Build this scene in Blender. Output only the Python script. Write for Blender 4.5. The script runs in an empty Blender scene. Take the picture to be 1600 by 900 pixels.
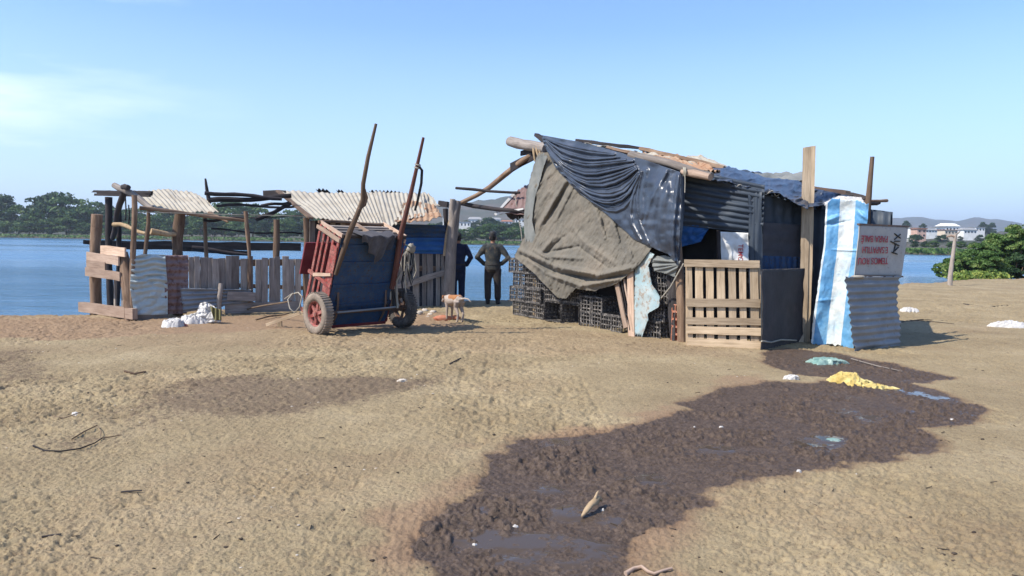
import bpy, math, random
import numpy as np
from mathutils import Vector
random.seed(7)
# ------------------------------------------------------------------ camera
F = 1186.0; PITCH = math.radians(3.64); ROLL = math.radians(0.83); CH = 1.5
cr, sr = math.cos(ROLL), math.sin(ROLL)
Rv = Vector((1, 0, 0)); Fv = Vector((0, math.cos(PITCH), -math.sin(PITCH))); Uv = Vector((0, math.sin(PITCH), math.cos(PITCH)))
EYE = Vector((0, 0, CH))
cam = bpy.data.cameras.new("camera"); camo = bpy.data.objects.new("camera", cam)
C = bpy.context.scene.collection; C.objects.link(camo)
cam.sensor_width = 36; cam.lens = 36 * F / 1600; cam.clip_end = 20000; cam.clip_start = 0.05
Xc = cr * Rv + sr * Uv; Yc = -sr * Rv + cr * Uv
from mathutils import Matrix
M = Matrix((Xc, Yc, -Fv)).transposed().to_4x4(); M.translation = EYE
camo.matrix_world = M
S = bpy.context.scene; S.camera = camo
S.render.resolution_x = 1024; S.render.resolution_y = 576
# ------------------------------------------------------------------ sky and sun
SUN_EL = math.radians(48); AZ = math.radians(27)          # the sun stands to the left and a little behind the camera
to_sun = Vector((-math.cos(SUN_EL) * math.cos(AZ), -math.cos(SUN_EL) * math.sin(AZ), math.sin(SUN_EL)))
W = bpy.data.worlds.new("World"); S.world = W; W.use_nodes = True
nt = W.node_tree; nd = nt.nodes; lk = nt.links
for n in list(nd): nd.remove(n)
out = nd.new("ShaderNodeOutputWorld"); bg = nd.new("ShaderNodeBackground"); sky = nd.new("ShaderNodeTexSky")
sky.sky_type = 'NISHITA'; sky.sun_disc = False; sky.sun_elevation = SUN_EL
sky.sun_rotation = math.atan2(to_sun.x, to_sun.y)
sky.air_density = 1.0; sky.dust_density = 0.6; sky.ozone_density = 2.5; sky.altitude = 0
bg.inputs[1].default_value = 0.138
tc = nd.new("ShaderNodeTexCoord"); mp = nd.new("ShaderNodeMapping"); mp.inputs[3].default_value = (1.3, 1.3, 7.0); mp.inputs[2].default_value = (0.05, 0.09, 0)
nz = nd.new("ShaderNodeTexNoise"); nz.inputs['Scale'].default_value = 2.1; nz.inputs['Detail'].default_value = 7; nz.inputs['Roughness'].default_value = .55
rp = nd.new("ShaderNodeValToRGB"); rp.color_ramp.elements[0].position = .50; rp.color_ramp.elements[1].position = .76
rp.color_ramp.elements[0].color = (0, 0, 0, 1); rp.color_ramp.elements[1].color = (.75, .75, .75, 1)
lk.new(tc.outputs['Generated'], mp.inputs[0]); lk.new(mp.outputs[0], nz.inputs[0]); lk.new(nz.outputs[0], rp.inputs[0])
# thin cirrus gathers towards the left of the view
sx = nd.new("ShaderNodeSeparateXYZ"); lk.new(tc.outputs['Generated'], sx.inputs[0])
mr = nd.new("ShaderNodeMapRange"); mr.inputs[1].default_value = -.30; mr.inputs[2].default_value = -.62; mr.inputs[3].default_value = 0; mr.inputs[4].default_value = 1
lk.new(sx.outputs[0], mr.inputs[0])
mu = nd.new("ShaderNodeMath"); mu.operation = 'MULTIPLY'; lk.new(rp.outputs[0], mu.inputs[0]); lk.new(mr.outputs[0], mu.inputs[1])
tint = nd.new("ShaderNodeMix"); tint.data_type = 'RGBA'; tint.blend_type = 'MULTIPLY'; tint.inputs[0].default_value = 1
tint.inputs[7].default_value = (0.84, 0.985, 1.20, 1); lk.new(sky.outputs[0], tint.inputs[6])
mx = nd.new("ShaderNodeMix"); mx.data_type = 'RGBA'; mx.inputs[7].default_value = (7.6, 8.0, 8.2, 1)
el = nd.new('ShaderNodeMapRange'); el.inputs[1].default_value = .0; el.inputs[2].default_value = .26; el.inputs[3].default_value = .8; el.inputs[4].default_value = 0; lk.new(sx.outputs[2], el.inputs[0])
hz = nd.new('ShaderNodeMix'); hz.data_type = 'RGBA'; hz.inputs[7].default_value = (3.3, 4.4, 6.2, 1); lk.new(el.outputs[0], hz.inputs[0]); lk.new(tint.outputs[2], hz.inputs[6])
lk.new(mu.outputs[0], mx.inputs[0]); lk.new(hz.outputs[2], mx.inputs[6]); lk.new(mx.outputs[2], bg.inputs[0]); lk.new(bg.outputs[0], out.inputs[0])
sl = bpy.data.lights.new("sun", 'SUN'); sl.energy = 4.2; sl.angle = math.radians(.53); sl.color = (1, .93, .82)
so = bpy.data.objects.new("sun", sl); C.objects.link(so); so.rotation_euler = to_sun.to_track_quat('Z', 'Y').to_euler()
S.view_settings.view_transform = 'Standard'; S.view_settings.look = 'None'; S.view_settings.gamma = 1; S.view_settings.use_curve_mapping = False
S.view_settings.exposure = 0.62
S.render.engine = 'CYCLES'; S.cycles.max_bounces = 6; S.cycles.volume_bounces = 0; S.cycles.caustics_reflective = False; S.cycles.caustics_refractive = False
# ------------------------------------------------------------------ measuring helpers (pixels of the 1600x900 survey photo to metres)
def ray(px, py):
    dx, dy = (px - 800) / F, (py - 450) / F
    a = dx * cr + dy * sr; b = dx * sr - dy * cr
    d = Fv + a * Rv + b * Uv
    return d / d.y
def at(px, py, Y): return EYE + ray(px, py) * Y
def G(px, py, z=0.0):
    d = ray(px, py); t = (z - CH) / d.z
    return EYE + d * t
class Plane:
    def __init__(s, a, b, lean=0.0):
        s.a = Vector((a[0], a[1], 0)); s.b = Vector((b[0], b[1], 0)); s.d = (s.b - s.a).normalized()
        n = Vector((s.d.y, -s.d.x, 0))
        if n.y > 0: n = -n
        s.n = (n + Vector((0, 0, lean))).normalized()          # faces the viewer's side
    def hit(s, px, py, off=0.0):
        d = ray(px, py); t = ((s.a + s.n * off - EYE).dot(s.n)) / d.dot(s.n)
        return EYE + d * t
# ------------------------------------------------------------------ noise
def _h(i, j, s):
    v = np.sin(i * 127.1 + j * 311.7 + s * 74.7) * 43758.5453
    return v - np.floor(v)
def vnoise(x, y, s=0):
    i = np.floor(x); j = np.floor(y); fx = x - i; fy = y - j
    fx = fx * fx * (3 - 2 * fx); fy = fy * fy * (3 - 2 * fy)
    a = _h(i, j, s); b = _h(i + 1, j, s); c = _h(i, j + 1, s); d = _h(i + 1, j + 1, s)
    return (a + (b - a) * fx + (c - a) * fy + (a - b - c + d) * fx * fy) * 2 - 1
def fbm(x, y, o=4, s=0, g=.5):
    r = 0; A = 1
    for k in range(o):
        r = r + A * vnoise(x * 2 ** k + 17.3 * k, y * 2 ** k - 9.1 * k, s + k); A *= g
    return r
def smooth(e0, e1, x):
    t = np.clip((x - e0) / (e1 - e0), 0, 1); return t * t * (3 - 2 * t)
# ------------------------------------------------------------------ materials
class Mat:
    def __init__(s, name, rough=.85, spec=.3):
        s.m = bpy.data.materials.new(name); s.m.use_nodes = True; s.t = s.m.node_tree; s.n = s.t.nodes; s.l = s.t.links
        s.p = s.n['Principled BSDF']; s.p.inputs['Roughness'].default_value = rough; s.p.inputs['Specular IOR Level'].default_value = spec
        s.tc = s.n.new("ShaderNodeTexCoord")
    def mapped(s, kind, scale, rot=(0, 0, 0)):
        m = s.n.new("ShaderNodeMapping"); m.inputs[3].default_value = scale; m.inputs[2].default_value = rot
        s.l.new(s.tc.outputs[kind], m.inputs[0]); return m.outputs[0]
    def noise(s, vec, scale, detail=5, rough=.6, dist=0):
        n = s.n.new("ShaderNodeTexNoise"); n.inputs['Scale'].default_value = scale; n.inputs['Detail'].default_value = detail
        n.inputs['Roughness'].default_value = rough; n.inputs['Distortion'].default_value = dist
        s.l.new(vec, n.inputs[0]); return n.outputs[0]
    def ramp(s, fac, stops):
        r = s.n.new("ShaderNodeValToRGB"); e = r.color_ramp.elements
        while len(e) < len(stops): e.new(.5)
        for k, (p, c) in enumerate(stops):
            e[k].position = p; e[k].color = (*c, 1) if len(c) == 3 else c
        s.l.new(fac, r.inputs[0]); return r.outputs[0]
    def mix(s, f, a, b, mode='MIX'):
        m = s.n.new("ShaderNodeMix"); m.data_type = 'RGBA'; m.blend_type = mode
        for i, v in ((0, f), (6, a), (7, b)):
            if isinstance(v, (int, float)): m.inputs[i].default_value = v
            elif isinstance(v, tuple): m.inputs[i].default_value = (*v, 1)
            else: s.l.new(v, m.inputs[i])
        return m.outputs[2]
    def math(s, op, a, b=0.0):
        m = s.n.new("ShaderNodeMath"); m.operation = op
        for i, v in ((0, a), (1, b)):
            if isinstance(v, (int, float)): m.inputs[i].default_value = v
            else: s.l.new(v, m.inputs[i])
        return m.outputs[0]
    def attr(s, name):
        a = s.n.new("ShaderNodeAttribute"); a.attribute_name = name; return a
    def bump(s, h, strength=.4, dist=.01, prev=None):
        b = s.n.new("ShaderNodeBump"); b.inputs['Strength'].default_value = strength; b.inputs['Distance'].default_value = dist
        s.l.new(h, b.inputs['Height'])
        if prev is not None: s.l.new(prev, b.inputs['Normal'])
        s.l.new(b.outputs[0], s.p.inputs['Normal']); return b.outputs[0]
    def col(s, c):
        if isinstance(c, tuple): s.p.inputs['Base Color'].default_value = (*c, 1)
        else: s.l.new(c, s.p.inputs['Base Color'])
    def rough(s, c): s.l.new(c, s.p.inputs['Roughness'])
def wood(name, dark, mid, light, grain=1.0, tint=.5, bump=.5):
    m = Mat(name, .85, .2)
    v = m.mapped('UV', (1.6, 26 * grain, 1)); n1 = m.noise(v, 1.6, 6, .65, .6)
    v2 = m.mapped('UV', (.9, 2.5, 1)); n2 = m.noise(v2, 2.0, 4, .6)
    c = m.ramp(n1, [(.25, dark), (.5, mid), (.78, light)])
    c2 = m.ramp(n2, [(.35, tuple(x * (1 - tint) for x in mid)), (.65, light)])
    c = m.mix(.38, c, c2)
    a = m.attr('rnd')
    br = m.ramp(a.outputs['Fac'], [(0, (.62, .6, .58)), (.5, (1, .98, .96)), (1, (1.25, 1.2, 1.12))])
    c = m.mix(1.0, c, br, 'MULTIPLY'); m.col(c); m.bump(n1, bump, .008); return m.m
M_ = {}
M_['wood_pale'] = wood('sun bleached pale timber', (.15, .10, .065), (.42, .32, .215), (.58, .47, .34))
M_['wood_pink'] = wood('pinkish raw timber', (.20, .12, .09), (.50, .36, .27), (.62, .48, .38))
M_['wood_grey'] = wood('weathered grey boards', (.07, .058, .054), (.26, .225, .20), (.44, .395, .355))
M_['wood_brown'] = wood('brown log wood', (.045, .028, .018), (.17, .11, .075), (.34, .25, .18), .6)
M_['wood_dark'] = wood('dark old timber', (.012, .010, .011), (.035, .030, .032), (.08, .07, .07))
M_['wood_red'] = wood('reddish painted shaft timber', (.05, .018, .014), (.14, .055, .042), (.22, .11, .09), .6)
def paint(name, base, worn, rust=(.16, .07, .035), wear=.62, rough=.55, scale=3.0, spec=.3):
    m = Mat(name, rough, spec); v = m.mapped('Object', (1, 1, 1))
    n1 = m.noise(v, scale, 7, .65); n2 = m.noise(v, scale * 5, 6, .7)
    c = m.mix(m.ramp(n1, [(.40, (0, 0, 0)), (.62, (.75, .75, .75))]), base, worn)
    f = m.ramp(n2, [(wear - .02, (0, 0, 0)), (wear + .05, (1, 1, 1))]); c = m.mix(f, c, rust); m.col(c); m.bump(n2, .25, .004); return m.m
M_['red'] = paint('worn red paint', (.27, .042, .036), (.40, .18, .145), (.13, .065, .05), .52, .7, 7.0)
M_['red_dark'] = paint('dark red painted panel', (.16, .022, .028), (.22, .05, .05), (.08, .03, .03), .64)
M_['blue_metal'] = paint('blue painted sheet', (.012, .048, .125), (.045, .075, .12), (.05, .042, .038), .56, .6, 6.0)
M_['blue_bright'] = paint('bright blue painted sheet', (.012, .085, .27), (.035, .13, .30), (.08, .10, .13), .66)
M_['pale_blue'] = paint('flaking pale blue board', (.27, .40, .43), (.42, .44, .41), (.30, .25, .20), .54, .8, 2.2)
M_['white_paint'] = paint('dirty white board', (.62, .63, .62), (.48, .47, .44), (.25, .22, .19), .70, .8, 2.0)
M_['grey_board'] = paint('grey weathered sign board', (.40, .38, .35), (.33, .32, .295), (.18, .155, .13), .62, .85, 5)
M_['iron'] = paint('rusted iron', (.09, .06, .05), (.16, .11, .08), (.20, .09, .04), .55)
M_['galv'] = paint('galvanised sheet', (.22, .235, .25), (.16, .17, .18), (.16, .135, .115), .62, .6, 2.5, .5)
M_['galv_light'] = paint('crumpled bare metal sheet', (.42, .46, .44), (.33, .38, .37), (.20, .17, .15), .68, .5, 2.5, .5)
M_['galv_brown'] = paint('rust brown metal sheet', (.17, .105, .095), (.22, .16, .15), (.12, .06, .045), .56)
M_['cement'] = paint('pale fibre cement sheet', (.40, .365, .30), (.32, .28, .22), (.25, .17, .10), .63, .9, 1.6, .15)
M_['cement_rust'] = paint('rust stained cement sheet', (.34, .20, .12), (.38, .28, .19), (.22, .10, .05), .56, .9, 1.6, .15)
M_['dark_metal'] = paint('dark corrugated sheet', (.05, .065, .085), (.035, .045, .06), (.07, .06, .06), .66)  # dark blue grey base, mottled by noise
M_['rubber'] = paint('dusty tyre rubber', (.055, .05, .047), (.16, .14, .12), (.22, .18, .15), .60, .9, 6, .2)
M_['rubber_pale'] = paint('mud dusted tyre rubber', (.20, .165, .13), (.34, .27, .21), (.40, .28, .22), .60, .95, 6, .1)
M_['plastic'] = paint('dusty black crate plastic', (.032, .03, .03), (.13, .12, .11), (.28, .25, .22), .54, .6, 5, .4)
M_['brick'] = paint('clay brick', (.40, .15, .09), (.46, .22, .14), (.52, .34, .26), .60, .95, 5, .1)
M_['rope'] = paint('frayed rope', (.36, .33, .27), (.24, .21, .17), (.42, .40, .36), .6, .95, 8, .1)
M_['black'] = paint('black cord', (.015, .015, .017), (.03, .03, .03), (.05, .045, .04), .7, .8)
def fabric(name, a, b, c_, weave=220, rough=.92, scale=1.4, spec=.1):
    m = Mat(name, rough, spec); v = m.mapped('Object', (1, 1, 1))
    n1 = m.noise(v, scale, 6, .62, .4); n2 = m.noise(v, scale * 7, 5, .7)
    c = m.ramp(n1, [(.3, a), (.5, b), (.7, c_)]); c = m.mix(m.ramp(n2, [(.45, (0, 0, 0)), (.8, (.55, .55, .55))]), c, tuple(x * .62 for x in b)); m.col(c)
    n3 = m.noise(v, weave, 2, .5); n5 = m.math('ABSOLUTE', m.math('SUBTRACT', m.noise(v, scale * 3.2, 4, .6, 1.5), .5)); h = m.mix(.5, m.mix(.3, n2, n3), n5); m.p.inputs['Sheen Weight'].default_value = .1; m.bump(h, .6, .03); return m.m
M_['tarp'] = fabric('grey brown canvas', (.130, .120, .100), (.172, .152, .120), (.215, .178, .135))
M_['tarp_light'] = fabric('faded grey canvas', (.15, .158, .15), (.20, .205, .19), (.24, .235, .21))
M_['cloth_dark'] = fabric('dark grey cloth', (.05, .048, .055), (.08, .075, .08), (.12, .11, .11))
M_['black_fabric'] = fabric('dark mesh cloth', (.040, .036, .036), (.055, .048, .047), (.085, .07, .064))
M_['cloth_yellow'] = fabric('dirty yellow cloth', (.36, .24, .06), (.58, .44, .15), (.70, .60, .28), scale=8)
M_['bag_white'] = fabric('white plastic sack', (.42, .39, .35), (.58, .55, .51), (.68, .66, .62), 300, .6, 2, .3)
M_['bag_olive'] = fabric('olive sack lining', (.13, .12, .05), (.20, .18, .08), (.26, .23, .12))
M_['uniform'] = fabric('dark camouflage uniform', (.024, .030, .040), (.048, .052, .052), (.11, .092, .070), 400, .9, 9)
M_['trousers'] = fabric('dark camouflage trousers', (.02, .022, .026), (.045, .036, .034), (.06, .055, .045), 400, .9, 9)
M_['navy'] = fabric('navy clothing', (.010, .016, .04), (.016, .024, .055), (.03, .038, .07), 400, .9, 5)
M_['shirt_grey'] = fabric('grey shirt', (.10, .105, .12), (.14, .145, .16), (.18, .18, .19), 400, .9, 5)
M_['boots'] = fabric('black boots', (.01, .01, .012), (.018, .017, .018), (.03, .028, .027), 300, .6, 5, .3)
M_['skin'] = paint('skin', (.30, .155, .095), (.33, .18, .12), (.27, .13, .08), .8, .55, 3)
M_['hair'] = paint('black hair', (.012, .010, .010), (.02, .017, .016), (.03, .025, .02), .7, .7)
M_['fur_tan'] = paint('tan fur', (.30, .13, .055), (.36, .18, .09), (.20, .08, .04), .66, .95, 6, .1)
M_['fur_white'] = paint('white fur', (.34, .27, .22), (.42, .36, .31), (.32, .24, .19), .7, .95, 6, .1)
M_['stone'] = paint('pale rubble', (.46, .40, .33), (.54, .49, .42), (.34, .27, .21), .6, .95, 8, .1)
M_['twig'] = paint('dry twig', (.13, .09, .06), (.22, .16, .11), (.08, .055, .04), .6, .95, 8, .1)
M_['driftwood'] = paint('driftwood', (.34, .24, .14), (.44, .33, .21), (.16, .11, .07), .58, .9, 8, .1)
M_['dung'] = paint('dark clod', (.055, .042, .034), (.09, .07, .055), (.04, .03, .025), .6, .95, 10, .1)
M_['green_plastic'] = paint('muddy green plastic sheet', (.16, .28, .24), (.28, .36, .31), (.14, .11, .09), .62, .45, 4, .4)
M_['red_ink'] = paint('faded red lettering', (.34, .035, .05), (.36, .09, .10), (.34, .27, .25), .64, .8, 14)
M_['black_ink'] = paint('black scrawl', (.03, .03, .03), (.05, .05, .05), (.2, .2, .19), .66, .8, 14)
# black plastic sheeting
m = Mat('black polythene sheeting', .36, .6); v = m.mapped('Object', (1, 1, 1)); n1 = m.noise(v, 1.8, 6, .6, .6); n2 = m.noise(v, 6, 6, .65, 1.0)
m.col(m.ramp(n1, [(.35, (.026, .034, .050)), (.6, (.055, .068, .094)), (.8, (.12, .13, .15))]))
m.rough(m.ramp(n2, [(.3, (.25,) * 3), (.7, (.42,) * 3)])); m.bump(m.noise(v, 3.0, 4, .5, .9), .5, .03)
M_['polythene'] = m.m
# blue and white striped sheeting, stripes run along V
m = Mat('blue and white striped sheeting', .45, .4); v = m.mapped('UV', (1, 1, 1))
sp = m.n.new("ShaderNodeSeparateXYZ"); m.l.new(v, sp.inputs[0]); wob = m.noise(m.mapped('UV', (2, 2, 2)), 3, 4)
u = m.math('ADD', sp.outputs[0], m.math('MULTIPLY', m.math('SUBTRACT', wob, .5), .05))
st = m.n.new("ShaderNodeValToRGB"); st.color_ramp.interpolation = 'CONSTANT'; e = st.color_ramp.elements
e[0].position = 0; e[0].color = (.74, .74, .70, 1); e[1].position = .06; e[1].color = (.10, .29, .52, 1)
for p, c in ((.36, (.66, .68, .65, 1)), (.70, (.11, .31, .54, 1))):
    q = e.new(p); q.color = c
m.l.new(u, st.inputs[0]); nn = m.noise(m.mapped('UV', (2.5, 9, 1)), 2.0, 6, .7)
fade = m.noise(m.mapped('UV', (1.2, 4, 1)), 1.6, 3, .6)
c = m.mix(m.ramp(fade, [(.42, (0, 0, 0)), (.68, (.55, .55, .55))]), st.outputs[0], (.30, .55, .74), 'MIX')
c = m.mix(m.ramp(fade, [(.3, (.0,) * 3), (.5, (0, 0, 0))]), c, c)
c = m.mix(m.ramp(nn, [(.56, (0, 0, 0)), (.80, (.6, .6, .6))]), c, (.36, .37, .35)); m.col(c); m.bump(m.noise(m.mapped('UV', (6, 14, 1)), 2.2, 5, .65, .8), .5, .02)
M_['stripe'] = m.m
# water
m = Mat('river water', .16, .5); v = m.mapped('Object', (1, 1, 1))
m.col((.07, .17, .285)); m.p.inputs['IOR'].default_value = 1.33
n1 = m.noise(m.mapped('Object', (.55, 1.3, 1)), 1.0, 6, .62, .3); n2 = m.noise(m.mapped('Object', (.03, .12, 1)), 1.0, 3, .5)
m.rough(m.ramp(m.noise(m.mapped('Object', (.006, .03, 1)), 1.0, 5, .6, .5), [(.40, (.08,) * 3), (.62, (.34,) * 3)])); m.bump(m.mix(.25, n1, n2), 1.0, .38); M_['water'] = m.m
# ground: masks painted by the terrain builder say where the earth is muddy, wet, reddish or dung-dark
m = Mat('trampled sandy earth', .95, .12); v = m.mapped('Object', (1, 1, 1))
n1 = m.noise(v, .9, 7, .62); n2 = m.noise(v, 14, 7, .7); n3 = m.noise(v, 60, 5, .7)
c = m.ramp(n1, [(.3, (.255, .194, .112)), (.5, (.315, .245, .142)), (.7, (.385, .305, .185))])
c = m.mix(m.ramp(n2, [(.36, (.45,) * 3), (.47, (0, 0, 0))]), c, (.16, .112, .075))
c = m.mix(m.ramp(n3, [(.60, (0, 0, 0)), (.75, (.5,) * 3)]), c, (.42, .36, .235))
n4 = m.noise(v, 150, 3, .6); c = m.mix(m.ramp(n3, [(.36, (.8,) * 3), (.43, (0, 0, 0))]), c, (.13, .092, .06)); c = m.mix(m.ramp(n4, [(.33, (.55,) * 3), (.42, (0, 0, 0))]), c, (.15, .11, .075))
red = m.attr('reddish').outputs['Fac']; drk = m.attr('dungy').outputs['Fac']; mud = m.attr('muddy').outputs['Fac']; wet = m.attr('wet').outputs['Fac']
def thr(x, noise, w=.5): return m.ramp(m.math('ADD', x, m.math('MULTIPLY', m.math('SUBTRACT', noise, .5), w)), [(.42, (0, 0, 0)), (.58, (1, 1, 1))])
redf = m.math('MULTIPLY', m.ramp(m.math('ADD', red, m.math('MULTIPLY', m.math('SUBTRACT', n2, .5), .9)), [(.25, (0, 0, 0)), (.85, (1, 1, 1))]), .75)
c = m.mix(redf, c, (.265, .172, .108))
dkf = m.math('MULTIPLY', m.ramp(m.math('ADD', drk, m.math('MULTIPLY', m.math('SUBTRACT', n2, .5), 3.4)), [(.35, (0, 0, 0)), (.9, (1, 1, 1))]), .75)
c = m.mix(dkf, c, (.125, .088, .064))
mudc = m.ramp(m.mix(.55, n2, n3), [(.36, (.045, .031, .022)), (.5, (.092, .064, .046)), (.64, (.15, .108, .080))])
c = m.mix(m.math('MULTIPLY', m.ramp(mud, [(.02, (0, 0, 0)), (.4, (1, 1, 1))]), .6), c, (.17, .105, .065)); mudf = thr(mud, n2, .55); c = m.mix(mudf, c, mudc); c = m.mix(wet, c, (.075, .055, .040)); m.col(c)
r = m.mix(mudf, (.95,) * 3, (.55,) * 3); r = m.mix(wet, r, (.07,) * 3); m.rough(r)
m.l.new(m.mix(mudf, (.12,) * 3, (.22,) * 3), m.p.inputs['Specular IOR Level'])
hb = m.mix(.5, n2, n3); nw = m.math('SUBTRACT', 1.0, wet); bs = m.n.new("ShaderNodeBump"); bs.inputs['Distance'].default_value = .03
m.l.new(m.math('MULTIPLY', nw, .8), bs.inputs['Strength']); m.l.new(hb, bs.inputs['Height']); m.l.new(bs.outputs[0], m.p.inputs['Normal'])
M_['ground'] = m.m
def foliage(name, a, b, c_):
    m = Mat(name, .6, .25); at_ = m.attr('rnd'); c = m.ramp(at_.outputs['Fac'], [(0, a), (.5, b), (1, c_)])
    m.col(c); m.p.inputs['Subsurface Weight'].default_value = 0
    tr = m.n.new("ShaderNodeBsdfTranslucent"); m.l.new(c, tr.inputs[0]); mxs = m.n.new("ShaderNodeMixShader"); mxs.inputs[0].default_value = .25
    o = m.n['Material Output']; m.l.new(m.p.outputs[0], mxs.inputs[1]); m.l.new(tr.outputs[0], mxs.inputs[2]); m.l.new(mxs.outputs[0], o.inputs[0]); return m.m
M_['leaf_far'] = foliage('far river tree leaves', (.028, .066, .020), (.058, .118, .032), (.16, .22, .06))
M_['leaf_dark'] = foliage('dark river tree leaves', (.018, .044, .018), (.038, .080, .028), (.08, .13, .042))
M_['leaf_near'] = foliage('bright bush leaves', (.045, .10, .022), (.11, .185, .045), (.27, .31, .10))
M_['leaf_yellow'] = foliage('yellow green marsh leaves', (.09, .15, .03), (.17, .24, .045), (.30, .33, .07))
m = Mat('reed grass', .9, .1); v = m.mapped('Object', (1, 1, 1)); m.col(m.ramp(m.noise(v, .12, 5), [(.3, (.07, .12, .025)), (.6, (.15, .21, .045)), (.8, (.22, .24, .07))])); M_['reed'] = m.m
m = Mat('far hillside scrub', .95, .1); v = m.mapped('Object', (1, 1, 1)); m.col(m.ramp(m.noise(v, .012, 9, .7), [(.3, (.035, .050, .030)), (.5, (.075, .075, .055)), (.65, (.13, .10, .085)), (.8, (.08, .095, .05))])); M_['hill'] = m.m
m = Mat('riverbed', .95, .1); m.col((.12, .11, .07)); M_['bed'] = m.m
for nm, c in (('plaster_white', (.78, .77, .73)), ('plaster_cream', (.66, .55, .42)), ('plaster_pink', (.55, .36, .28)), ('roof_tile', (.36, .16, .10)), ('roof_grey', (.30, .30, .30)), ('glass_dark', (.03, .04, .05))):
    m = Mat(nm.replace('_', ' '), .9, .2); v = m.mapped('Object', (1, 1, 1)); n = m.noise(v, .5, 5)
    m.col(m.ramp(n, [(.3, tuple(x * .8 for x in c)), (.6, c)])); M_[nm] = m.m
# ------------------------------------------------------------------ mesh building
def V(*a): return Vector(a)
class MB:
    def __init__(s): s.v = []; s.f = []; s.uv = []; s.r = []; s.sm = []
    def poly(s, vs, fs, uvs, rnd=None, smooth=False):
        b = len(s.v); s.v += [tuple(x) for x in vs]; rnd = random.random() if rnd is None else rnd
        for f, u in zip(fs, uvs):
            s.f.append(tuple(b + i for i in f)); s.uv += list(u); s.r += [rnd] * len(f); s.sm.append(smooth)
        return s
    def plank(s, A, B, w, t, face=None, n=5, jit=.006, taper=1.0, bend=0.0, rough_end=0.0):
        """board from A to B, width w across, thickness t along `face` (the direction its broad side looks to)"""
        A = Vector(A); B = Vector(B); L = (B - A); ln = L.length; L = L / ln
        face = Vector(face) if face is not None else V(0, -1, 0)
        side = L.cross(face)
        if side.length < 1e-4: side = L.cross(V(1, 0, 0))
        side.normalize(); nrm = side.cross(L).normalized()
        if nrm.dot(face) < 0: nrm = -nrm
        vs = []; off = random.uniform(0, 50); ph = random.uniform(-1, 1)
        for k in range(n + 1):
            q = k / n; c = A.lerp(B, q) + side * (bend * math.sin(math.pi * q) * ph) + side * random.uniform(-jit, jit) * .6
            ww = w * (1 + (taper - 1) * q) * .5 + random.uniform(-jit, jit) * .5; tt = t * .5
            for a, b in ((-1, -1), (1, -1), (1, 1), (-1, 1)):
                e = L * (random.uniform(-1, 1) * rough_end if k in (0, n) else 0)
                vs.append(c + side * (a * ww) + nrm * (b * tt) + e)
        fs = []; uvs = []
        ch = min(w, t) * .0
        for k in range(n):
            for j in range(4):
                a = k * 4 + j; b = k * 4 + (j + 1) % 4; fs.append((a, b, b + 4, a + 4))
                u0 = off + ln * k / n; u1 = off + ln * (k + 1) / n; w0 = 0 if j % 2 == 0 else w; v0 = off + (0, w, w + t, 2 * w + t)[j]; v1 = v0 + (w if j % 2 == 0 else t)
                uvs.append([(u0, v0), (u0, v1), (u1, v1), (u1, v0)])
        e = n * 4; fs += [(3, 2, 1, 0), (e, e + 1, e + 2, e + 3)]; uvs += [[(off, off), (off + w, off), (off + w, off + t), (off, off + t)]] * 2
        return s.poly(vs, fs, uvs)
    def tube(s, pts, rad, sides=10, jit=.0, smooth=True, flat=1.0, flatdir=None, cap=True):
        pts = [Vector(p) for p in pts]; n = len(pts)
        if not hasattr(rad, '__len__'): rad = [rad] * n
        off = random.uniform(0, 50); vs = []; prev = None; ln = 0; us = []
        for k, p in enumerate(pts):
            d = (pts[min(k + 1, n - 1)] - pts[max(k - 1, 0)]).normalized()
            if prev is None:
                x = Vector(flatdir) if flatdir is not None else (V(0, 0, 1) if abs(d.z) < .9 else V(1, 0, 0))
            else: x = prev
            x = (x - d * x.dot(d)); x = x.normalized() if x.length > 1e-5 else d.orthogonal().normalized(); prev = x; y = d.cross(x)
            if k: ln += (p - pts[k - 1]).length
            us.append(off + ln)
            for j in range(sides):
                a = 2 * math.pi * j / sides; r = rad[k] * (1 + random.uniform(-jit, jit))
                vs.append(p + x * (math.cos(a) * r * flat) + y * (math.sin(a) * r))
        fs = []; uvs = []
        for k in range(n - 1):
            for j in range(sides):
                a = k * sides + j; b = k * sides + (j + 1) % sides; fs.append((a, b, b + sides, a + sides))
                v0 = off + 6.28 * rad[k] * j / sides; v1 = off + 6.28 * rad[k] * (j + 1) / sides
                uvs.append([(us[k], v0), (us[k], v1), (us[k + 1], v1), (us[k + 1], v0)])
        s.poly(vs, fs, uvs, smooth=smooth)
        if cap:
            r_ = s.r[-1]
            for k, rev in ((0, True), (n - 1, False)):
                ring = vs[k * sides:(k + 1) * sides]
                if rev: ring = ring[::-1]
                s.poly(ring, [tuple(range(sides))], [[(off + .02 * math.cos(j), off + .02 * math.sin(j)) for j in range(sides)]], rnd=r_)
        return s
    def log(s, A, B, r0, r1=None, n=8, wob=.03, sides=9, jit=.09):
        A = Vector(A); B = Vector(B); r1 = r0 if r1 is None else r1; pts = []; rs = []
        L = (B - A).normalized(); x = L.orthogonal().normalized(); y = L.cross(x); p1, p2 = random.uniform(0, 6), random.uniform(0, 6)
        for k in range(n + 1):
            q = k / n; e = math.sin(math.pi * q) ** .5 if 0 < q < 1 else 0
            pts.append(A.lerp(B, q) + x * (wob * e * math.sin(4.2 * q + p1)) + y * (wob * e * math.sin(5.1 * q + p2)))
            rs.append((r0 + (r1 - r0) * q) * (1 + random.uniform(-.08, .08)))
        return s.tube(pts, rs, sides, jit)
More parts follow.
